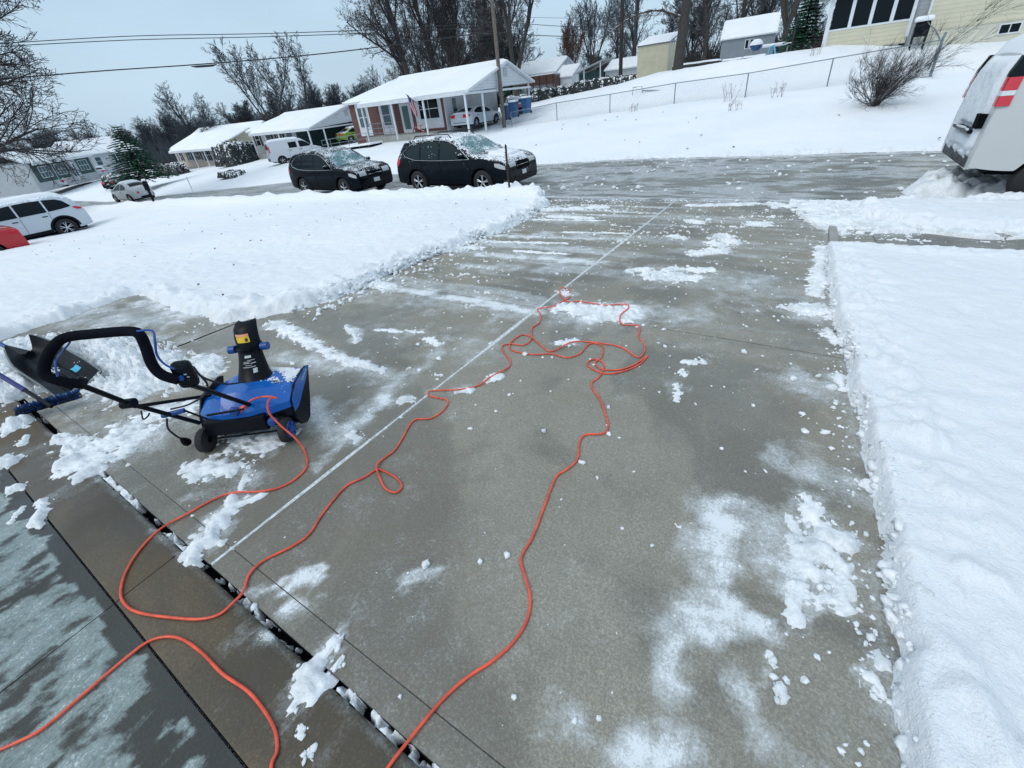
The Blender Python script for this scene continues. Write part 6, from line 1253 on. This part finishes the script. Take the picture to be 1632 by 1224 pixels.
# conifers
def fir(label,loc,H,Rr,seed,n=5200,name='fir_tree',group=None,start=.12):
    rnd=random.Random(seed); root=empty(name,label,'tree',loc,0,group); m=MB(); m.tube([(0,0,-.4),(0,0,H*.97)],[H*.024,.02],8); m.build('trunk',MT['bark'],root)
    V=[];F=[]; nl=int(H*4.5)
    for i in range(nl):
        t=i/nl; z=H*(start+(1-start)*t); L=Rr*(1-t)**.85*rnd.uniform(.8,1.15)+.12; nb=int(7+8*(1-t)); a0=rnd.random()*6.28
        for b in range(nb):
            a=a0+b*6.283/nb+rnd.uniform(-.2,.2); l=L*rnd.uniform(.7,1.12); ns=int(l*9)+3
            for s in range(ns):
                u=(s+.5)/ns; p=np.array([math.cos(a)*l*u,math.sin(a)*l*u,z-.22*l*u*u+.12*l*u-.05]); w=.17*(1-.5*u)
                for q in range(2):
                    sd=np.array([-math.sin(a),math.cos(a),0])*rnd.uniform(.6,1.2)*w*1.4*(1 if q else -1)+np.array([math.cos(a),math.sin(a),0])*w*.9; sd[2]+=rnd.uniform(-.06,.05); ww=np.array([math.cos(a),math.sin(a),rnd.uniform(-.5,.5)])*.085
                    k=len(V); V+=[p-ww,p+ww,p+sd+ww*.5,p+sd-ww*.5]; F.append((k,k+1,k+2,k+3))
    fastmesh('needles',V,F,[MT['fir']],root,smooth=False); return root
fir('broad deep green fir tree standing beside the rounded white compact car',(-56.8,19.7,-2.5),5.7,3.0,5)
fir('dark evergreen beside the left wall of the cream house',(-.9,40.5,2.3),3.6,1.1,6,name='evergreen_tree')
fir('narrow dark evergreen between the grey barn and the sun porch',(-1.9,58,2.3),3.8,1.3,7,name='evergreen_tree')
fir('dark evergreen with a broken outline behind the forked tree',(-31.0,52,1.0),6.2,1.7,8,name='evergreen_tree')
# far bare woods: four shapes copied
protos=[]
for i,(H_,sp,fk) in enumerate(((12,.45,0),(13.5,.38,3),(10.5,.55,0),(14.5,.35,0),(9,.6,4))):
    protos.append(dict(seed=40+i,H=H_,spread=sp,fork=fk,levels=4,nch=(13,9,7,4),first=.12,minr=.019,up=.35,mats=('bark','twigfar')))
rnd=random.Random(8); made=[]; spots=[]
for i in range(64):
    for dd in (104,118,134):
        a=R(178-i*.74+rnd.uniform(-.4,.4)); q=dd+rnd.uniform(-9,9); spots.append((q*math.cos(a),q*math.sin(a)))
for i in range(19):
    a=R(133-i*2.4+rnd.uniform(-.6,.6)); q=86+rnd.uniform(-8,14); spots.append((q*math.cos(a),q*math.sin(a)))
spots=[s for s in spots if not (-110<s[0]<-84 and 10<s[1]<37)]
for i,(x,y) in enumerate(spots):
    k=rnd.randrange(5); sc=rnd.uniform(.72,1.08)*(.8 if x<-95 else 1)
    d=math.hypot(x,y)
    if x<-66: sc*=.62
    else: sc*=.8
    if k not in [q[0] for q in made]:
        P=dict(protos[k]); r=tree_obj('bare_tree','bare winter tree in the dark woods beyond the houses',(x,y,Gf(x,y)-.2),P.pop('seed'),P.pop('H'),group='bare trees of the far woods',**P); made.append((k,r))
    else: r=copy_tree([q[1] for q in made if q[0]==k][0])
    r.location=(x,y,Gf(x,y)-.2); r.scale=(sc*1.25,sc*1.25,sc); r.rotation_euler=(0,0,rnd.random()*6.28)
# understorey mass of the wood
def thicket():
    rnd=random.Random(77); segs=[]
    for k in range(26000):
        px=rnd.uniform(127,179); q=rnd.uniform(98,140); x,y=q*math.cos(R(px)),q*math.sin(R(px))
        if -108<x<-84 and 12<y<36: continue
        g=float(0); h=rnd.uniform(1.0,3.2)*(.5+.8*float(vnoise(np.array(px*.4),np.array(1.5),4))); b=np.array([x,y,-4+rnd.uniform(0,2.6)]); d=np.array([rnd.uniform(-.5,.5),rnd.uniform(-.5,.5),1])*h; segs.append((b,b+d,.045,.02))
    V,F=segs_mesh(segs,3); o=fastmesh('woodland_thicket',V,F,[MT['twigfar']]); tag(o,'dark leafless undergrowth massed under the far woods',None,None,'stuff')
    segs=[]
    for k in range(9000):
        px=rnd.uniform(88,127); q=rnd.uniform(80,105); x,y=q*math.cos(R(px)),q*math.sin(R(px)); h=rnd.uniform(1.0,4.2); b=np.array([x,y,Gf(x,y)-.3]); d=np.array([rnd.uniform(-.5,.5),rnd.uniform(-.5,.5),1])*h; segs.append((b,b+d,.04,.018))
    V,F=segs_mesh(segs,3); o=fastmesh('hilltop_thicket',V,F,[MT['twig']]); tag(o,'tangled bare undergrowth along the top of the rise',None,None,'stuff')
thicket()
def far_hills():
    P=[]
    for a in np.linspace(R(95),R(178),60):
        rr=230; P.append([(rr*math.cos(a),rr*math.sin(a),z) for z in (-8,.5+2.5*float(fbm(np.array(a*9),np.array(2.),3,3)))])
    m=MB(); m.grid(P); 
    m2=MB(); n=len(m.v); v=m.v+[(x*1.25,y*1.25,z-3) for x,y,z in m.v]; m2.v=v; k=len(P)
    m2.f=list(m.f)+[(2*i+1,2*i+3,n+2*i+3,n+2*i+1) for i in range(k-1)]; m2.m=[0]*len(m2.f)
    o=m2.build('hills',plain('far_wooded_hill',(.04,.05,.06),.95,.5,.08)); tag(o,kind='structure'); o['label']='low dark wooded hills on the horizon'
far_hills()
# ---------------------------------------------------------------- bush and dry weeds
def bush():
    rnd=random.Random(31); x0,y0=2.32,23.98; z0=Gf(x0,y0); root=empty('bush','wide bare branching bush dusted with snow standing before the chain link fence','bush',(x0,y0,z0)); lv=[[],[],[],[]]
    def rv(): return np.array([rnd.uniform(-1,1),rnd.uniform(-1,1),rnd.uniform(-1,1)])
    def br(p,d,L,r,l):
        ns=4; 
        pts=[p]
        for i in range(ns): d=d+rv()*.16+np.array([.02,0,.03]); d/=np.linalg.norm(d); p=p+d*L/ns; pts.append(p)
        for i in range(ns): lv[l].append((pts[i],pts[i+1],r*(1-.15*i),r*(1-.15*(i+1))))
        if l<3:
            for c in range((0,8,6)[l] if l else 7):
                i=rnd.randrange(1,ns+1); nd=d+rv()*.75; nd/=np.linalg.norm(nd); br(pts[i],nd,L*rnd.uniform(.3,.55),r*.5,l+1)
    for k in range(36):
        a=rnd.random()*6.28; e=rnd.uniform(.15,1.25); right=math.cos(a)>0
        d=np.array([math.cos(a)*math.cos(e)+.12,math.sin(a)*math.cos(e),math.sin(e)+.35]); d/=np.linalg.norm(d)
        br(np.array([rnd.uniform(-.14,.14),rnd.uniform(-.14,.14),-.05]),d,rnd.uniform(1.0,1.75)*(1.9 if (d[0]>.55 and d[2]>.35) else 1),.014,0)
    for nm,ls,k in (('stems',lv[0],4),('twigs',lv[1]+lv[2]+lv[3],3)):
        V,F=segs_mesh(ls,k); fastmesh(nm,V,F,[MT['twig' if k==3 else 'bark']],root)
bush()
def weeds():
    rnd=random.Random(32)
    for i,(x,y,h,lb) in enumerate(((-3.6,29.5,1.0,'thin dry weed stalks poking through the snow left of the third fence post'),(-1.3,28.8,.9,'dry weed stalks between the two right fence posts'),(-2.9,26.3,.6,'short dry weed tuft on the bank below the fence'),(-9.2,30.2,.5,'sparse dead grass by the fence line'),(.0,36.5,.9,'tall pale dead stalks below the sun porch'))):
        segs=[]
        for k in range(9):
            b=np.array([rnd.uniform(-.3,.3),rnd.uniform(-.15,.15),-.05]); d=np.array([rnd.uniform(-.35,.35),0,1])*h*rnd.uniform(.5,1); t=b+d; segs.append((b,t,.007,.004))
            for q in range(4): s=b+d*rnd.uniform(.4,1); segs.append((s,s+np.array([rnd.uniform(-.12,.12),rnd.uniform(-.1,.1),.1]),.005,.003))
        V,F=segs_mesh(segs,3); o=fastmesh('dry_weed',V,F,[MT['redtwig']]); o.location=(x,y,Gf(x,y)); tag(o,lb,'weed','dry weeds in the snow')
weeds()
# fallen leaves lying on the snow
def leaf_litter():
    rnd=random.Random(12); V=[];F=[]
    for k in range(110):
        if k<36: x,y=rnd.uniform(-20,6),rnd.uniform(17.6,30); s=.06
        else: x,y=rnd.uniform(-18,-4.6),rnd.uniform(2,9); s=.022
        z=Gf(x,y)+(.03 if k<36 else .165); c=np.array([x,y,z]); a=rnd.random()*6.28; u=np.array([math.cos(a),math.sin(a),.15])*s; w=np.array([-math.sin(a),math.cos(a),.5])*s*.5; n=len(V); V+=[c-u,c-w,c+u,c+w+np.array([0,0,s*.3])]; F.append((n,n+1,n+2,n+3))
    o=fastmesh('fallen_leaves',V,F,[MT['leaf']],smooth=False); tag(o,'scattered brown fallen leaves lying on the snow',None,None,'stuff')
leaf_litter()
# ---------------------------------------------------------------- fence
def chain_fence():
    root=empty('chain_link_fence','grey chain link fence running across the snowy bank from the carport to the bush','fence',(-11,31,0))
    xs=[-18.7,-14.9,-11.0,-6.9,-3.0,.81,4.86]; zz=[Gf(x,31)-.10 for x in xs]
    tops=[-.48+1.02,-.25+1.10,-.09+1.12,.13+1.12,.19+1.15,.35+1.22,.35+1.45]
    for i,(x,z,t) in enumerate(zip(xs,zz,tops)):
        m=MB(); m.tube([(x+11,0,z-.1),(x+11,0,t)],.03 if i<6 else .06,8); 
        if i==6: m.tube([(x+11,0,t),(x+11.05,0,t+.28)],.05,8); m.tube([(x+10.85,0,z+.4),(x+10.97,0,t-.15)],.03,6)
        m.build('fence_post',MT['galv'],root,smooth=50)
    m=MB(); m.tube([(x+11,0,t) for x,t in zip(xs,tops)],.024,8); m.build('top_rail',MT['galv'],root,smooth=50)
    m=MB(); m.tube([(4.86+11,0,1.7),(4.9+11,3,2.3),(4.9+11,7,2.9)],.024,8); m.build('side_rail',MT['galv'],root)
    segs=[]; zt=lambda x:float(np.interp(x,xs,tops)); zb=lambda x:float(np.interp(x,xs,zz))+.05
    for s in (-1,1):
        for x in np.arange(-18.7-1.3,4.86+1.3,.13):
            a=None; pts=[]
            for t in np.linspace(0,1,5):
                xx=x+s*t*1.25
                if -18.7<=xx<=4.86: pts.append(np.array([xx+11,s*.004,zb(xx)+(zt(xx)-zb(xx))*t]))
            for p,q in zip(pts[:-1],pts[1:]): segs.append((p,q,.0028,.0028))
    V,F=segs_mesh(segs,3); fastmesh('wire_mesh',V,F,[MT['galv']],root)
chain_fence()
# ---------------------------------------------------------------- poles and wires
def poles():
    r=empty('utility_pole','tall weathered grey wooden utility pole in front of the white carport','pole',(-19.4,31.0,-.3)); m=MB(); m.tube([(0,0,-.5),(0,0,11)],[.15,.11],12); m.build('shaft',MT['pole'],r,smooth=50)
    m=MB(); m.box(-1.2,1.2,-.06,.06,10.2,10.35); m.build('crossarm',MT['pole'],r)
    r=empty('utility_pole','slim black utility pole rising behind the snowy brambles','pole',(-16.0,48,1.9)); m=MB(); m.tube([(0,0,-.5),(0,0,10)],[.19,.15],12); m.build('shaft',MT['polebk'],r,smooth=50); m=MB(); m.box(-1,1,-.06,.06,9.2,9.35); m.build('crossarm',MT['polebk'],r)
    r=empty('utility_pole','short dark thin pole left of the sun porch','pole',(-1.5,39,2.2)); m=MB(); m.tube([(0,0,-.4),(.1,0,2.2)],.05,8); m.build('shaft',MT['polebk'],r)
poles()
def wire(label,pts,r,extra=None):
    P=catmull([Vector(p) for p in pts],10); m=MB(); m.tube(P,r,6); o=m.build('overhead_wire',MT['wire'],smooth=60); tag(o,label,'wire','overhead wires')
    return o
wire('upper of the paired power wires crossing the sky at the left',[(-40.52,8.68,7.16),(-34.82,14.7,7.0),(-29.66,20.16,6.58),(-24.91,25.18,6.29),(-19.51,30.88,6.11)],.022)
wire('lower of the paired power wires crossing the sky at the left',[(-40.56,8.63,7.05),(-34.88,14.64,6.82),(-29.69,20.13,6.42),(-24.94,25.15,6.12),(-19.53,30.86,5.9)],.022)
w=wire('thick telephone cable with a splice case below the paired wires',[(-41.23,7.93,5.53),(-36.49,12.94,5.46),(-32.77,16.87,5.33),(-29.21,20.63,5.27),(-25.54,24.51,5.32),(-19.49,30.9,5.62)],.034)
m=MB(); m.tube([(-32.9,16.73,5.25),(-32.7,16.95,5.22),(-32.1,17.6,5.2),(-31.9,17.8,5.24)],[.02,.06,.06,.02],8); m.build('splice_case',MT['wire'],w,smooth=50)
wire('lower dark cable between the grey pole and the black pole',[(-19.42,30.88,5.6),(-18.86,33.68,5.44),(-17.79,39.07,5.33),(-16.06,47.71,5.29)],.026)
wire('upper dark cable between the grey pole and the black pole',[(-19.42,30.92,6.24),(-18.91,33.43,6.12),(-17.78,39.11,6.0),(-16.07,47.67,6.06)],.02)
wire('pale cable running from the black pole over the beige shed',[(-16.09,48.03,6.94),(-12.27,46.64,6.3),(-8.44,45.25,6.03),(-3.86,43.58,5.69),(-.81,42.47,5.59)],.018)
wire('thin cable sagging to the top of the black pole from behind the forked tree',[(-26.0,44.6,8.2),(-22.16,45.95,7.6),(-19.35,46.88,7.22),(-16.19,47.94,7.18)],.014)
# ---------------------------------------------------------------- street furniture and yard things
def mailbox():
    z=Gf(-26.6,9.2)+.02; r=empty('mailbox','black mailbox with a square newspaper slot on a dark post by the kerb','mailbox',(-26.6,9.2,z),R(-20))
    m=MB(); m.box(-.055,.055,-.055,.055,-.2,1.05); m.build('post',MT['black'],r); m=MB(); m.box(-.45,.10,-.05,.05,.93,1.0); m.build('arm',MT['black'],r)
    m=MB(); m.prism([(-.11,1.0),(.11,1.0),(.11,1.14)]+[(.11*math.cos(a),1.14+.11*math.sin(a)) for a in np.linspace(.3,math.pi-.3,7)]+[(-.11,1.14)],-.52,.12,plane='yz'); m.build('box',MT['black'],r); m=MB(); m.box(-.50,.1,-.08,.08,1.22,1.31); m.build('snow_cap',MT['snow'],r,bevel=.03)
    m=MB(); 
    for a,b,c,d in ((.13,.50,.86,.90),(.13,.50,1.12,1.16),(.13,.17,.90,1.12),(.46,.50,.90,1.12)): m.box(-.1,.1,a,b,c,d)
    m.v=[(y,x,z) for x,y,z in m.v]; m.build('paper_slot',MT['black'],r)
mailbox()
def marker():
    r=empty('street_marker','thin dark iron post flecked with snow at the lawn corner beside the speckled suv','post',(-5.72,9.12,-.50)); m=MB(); m.tube([(0,0,-.05),(-.02,.01,.6),(.0,0,1.17)],.024,8); m.build('shaft',snowy('rusty_post',(.035,.018,.016),.8,.22,30,.1),r)
    m=MB()
    for k in range(18): m.box(-.03,.03,-.03,-.022,.1+k*.055,.12+k*.055)
    m.build('notches',MT['timber'],r); m=MB(); m.tube([(0,0,1.16),(0,0,1.22)],[.03,.012],8); m.build('finial',MT['black'],r)
marker()
for x,y,h,lb in ((-41.5,17.3,1.1,'thin white leaning stake on the far lawn right of the white compact car'),):
    m=MB(); m.tube([(x,y,Gf(x,y)-.2),(x-.25,y+.1,Gf(x,y)+h)],.035,6); o=m.build('stake',MT['white']); tag(o,lb,'stake')
def sapling():
    x,y=-49.5,14.0; segs=[]; rnd=random.Random(9); z=Gf(x,16)
    for k in range(14): a=np.array([0,0,.5+.08*k]); segs.append((a,a+np.array([rnd.uniform(-.45,.45),rnd.uniform(-.45,.45),rnd.uniform(.1,.4)]),.02,.012))
    segs.append((np.array([0,0,-.3]),np.array([0,0,1.8]),.03,.02)); V,F=segs_mesh(segs,4); o=fastmesh('sapling',V,F,[MT['barksnow']]); o.location=(-52,18.2,Gf(-52,18.2)); tag(o,'snow coated young sapling on the lawn left of the white compact car','tree')
sapling()
def bin_(x,y,z,lb,snow=.0,rz=0):
    r=empty('wheelie_bin',lb,'bin',(x,y,z),rz,'blue wheelie bins by the carport'); m=MB(); v=[]
    b=[(-.22,-.25),(.22,-.25),(.22,.25),(-.22,.25)]; t=[(-.29,-.33),(.29,-.33),(.29,.36),(-.29,.36)]
    m.add([(a,c,.05) for a,c in b]+[(a,c,.98) for a,c in t],[(3,2,1,0),(4,5,6,7),(0,1,5,4),(1,2,6,5),(2,3,7,6),(3,0,4,7)]); m.build('body',MT['binblue'],r,bevel=.02)
    m=MB(); m.box(-.31,.31,-.36,.36,.98,1.04); m.tube([(-.31,.38,1.0),(.31,.38,1.0)],.02,6); m.build('lid',MT['binblue'],r,bevel=.015)
    [MB().cyl((a,.24,.1),(b,.24,.1),.1,14).build('wheel',MT['tyre'],r) for a,b in ((-.27,-.2),(.2,.27))]
    m=MB(); m.box(-.29,.29,-.34,.34,1.042,1.15+snow); m.build('snow_cap',MT['snow'],r,bevel=.05)
bin_(-19.9,32.2,-.05,'darker blue wheelie bin nearest the utility pole, behind the fence end',.04); bin_(-18.95,31.9,.12,'middle bright blue wheelie bin right of the utility pole',.05,.1); bin_(-18.05,32.3,.30,'blue wheelie bin closest to the rear carport post',.02,-.1)
def beds():
    for x0,x1,y,z,lb in ((-10.0,-6.45,43.2,2.18,'long low dark timber garden bed edge right of the thick trunk'),(-6.35,-4.9,44,2.1,'reddish timber bed edge in the middle of the rise'),(-4.85,-3.3,44,2.12,'reddish timber bed edge just below the kettle grill')):
        r=empty('garden_bed',lb,'garden bed',((x0+x1)/2,y,z)); w=(x1-x0)/2; m=MB(); m.box(-w,w,0,.1,-.35,.10); m.box(-w,-w+.1,.1,1.4,-.35,.10); m.box(w-.1,w,.1,1.4,-.35,.10); m.build('boards',MT['timber' if x0<-9 else 'brownwood'],r)
        m=MB(); P=[]
        for a in np.linspace(-w-.03,w+.03,30): P.append([(a,b,.105+.13*min(1,(1-abs(a)/(w+.03))*12)*min(1,(b+.04)*9)+.03*float(vnoise(np.array(a*3),np.array(b*3),2))) for b in np.linspace(-.04,1.4,9)])
        m.grid(P); m.build('snow_fill',MT['snow'],r,smooth=60)
beds()
def grill():
    r=empty('kettle_grill','round blue kettle grill topped with a dome of snow','grill',(-4.12,45,2.1)); m=MB(); m.lathe([(.0,.55),(.2,.57),(.34,.70),(.40,.88),(.41,.95)],(0,0,0),'z',20); m.build('bowl',MT['binblue'],r,smooth=50)
    m=MB(); m.lathe([(.46,.93),(.47,1.02),(.36,1.2),(.18,1.31),(0,1.34)],(0,0,0),'z',20); m.build('snow_cap',MT['snow'],r,smooth=50)
    [MB().tube([(.2*math.cos(a),.2*math.sin(a),.6),(.35*math.cos(a),.35*math.sin(a),-.1)],.02,6).build('leg',MT['galv'],r) for a in (0,2.1,4.2)]
    r=empty('picnic_table','snow covered trestle table with a pale blue frame beside the kettle grill','table',(-2.7,45,2.05)); m=MB(); m.box(-.95,.95,-.4,.4,.72,.77); m.build('top',MT['white'],r); m=MB(); m.box(-.95,.95,-.4,.4,.772,.93); m.build('snow_cap',MT['snow'],r,bevel=.05)
    lb=plain('pale_blue_plastic',(.10,.40,.62),.5,.1,5)
    for x in (-.8,.75): m=MB(); m.box(x-.03,x+.03,-.35,.35,-.1,.72); m.build('leg',MT['galv'],r)
    r2=empty('toy_slide','light blue plastic toy frame half buried in snow under the table','toy',(-2.95,44.3,2.0)); m=MB(); m.tube([(-.3,0,0),(-.1,0,.75),(.1,0,.85),(.35,0,.1)],.06,8); m.tube([(-.3,.4,0),(-.1,.4,.75),(.1,.4,.85),(.35,.4,.1)],.06,8); m.build('frame',lb,r2,smooth=50); m=MB(); m.box(-.12,.14,0,.4,.80,.9); m.build('snow_patch',MT['snow'],r2,bevel=.03)
grill()
def tramp():
    r=empty('metal_frame','low grey metal tube frame half buried in snow behind the fence','frame',(-10.1,34,Gf(-10.1,34)-.05)); m=MB()
    m.tube([(-.35,0,-.1),(-.3,0,.5),(.3,0,.5),(.35,0,-.1)],.022,6); m.tube([(-.3,0,.5),(-.25,.5,.45)],.02,6); m.tube([(.3,0,.25),(1.6,.1,.12)],.05,6); m.build('tubes',MT['galv'],r)
tramp()
def shrubs_left():
    blobhedge('shrub','bare snow clad garden shrubs along the drive of the bluegreen house','shrub',(-80.6,24.5,-2.9),1.6,1.0,.8,'shrub',400,61)
shrubs_left()
# drooping branch of the thick trunk tree: part of that tree
segs=[]; rnd=random.Random(66)
pp=np.array([0,0,3.3])
for k in range(9):
    q=pp+np.array([-.75,rnd.uniform(-.1,.1),[.35,.3,.1,-.05,-.15,-.25,-.35,-.3,-.2][k]]); segs.append((pp,q,.10-.009*k,.10-.009*(k+1)))
    for j in range(7):
        d=np.array([rnd.uniform(-.7,.1),rnd.uniform(-.4,.4),rnd.uniform(-.7,.3)]); a=pp+(q-pp)*rnd.random(); b=a+d; segs.append((a,b,.022,.012))
        for i in range(4): c=a+d*rnd.uniform(.3,1); segs.append((c,c+np.array([rnd.uniform(-.4,.2),rnd.uniform(-.2,.2),rnd.uniform(-.4,.2)]),.011,.006))
    pp=q
V,F=segs_mesh(segs,4); fastmesh('low_limb',V,F,[MT['barksnow']],big)
bpy.context.view_layer.update()
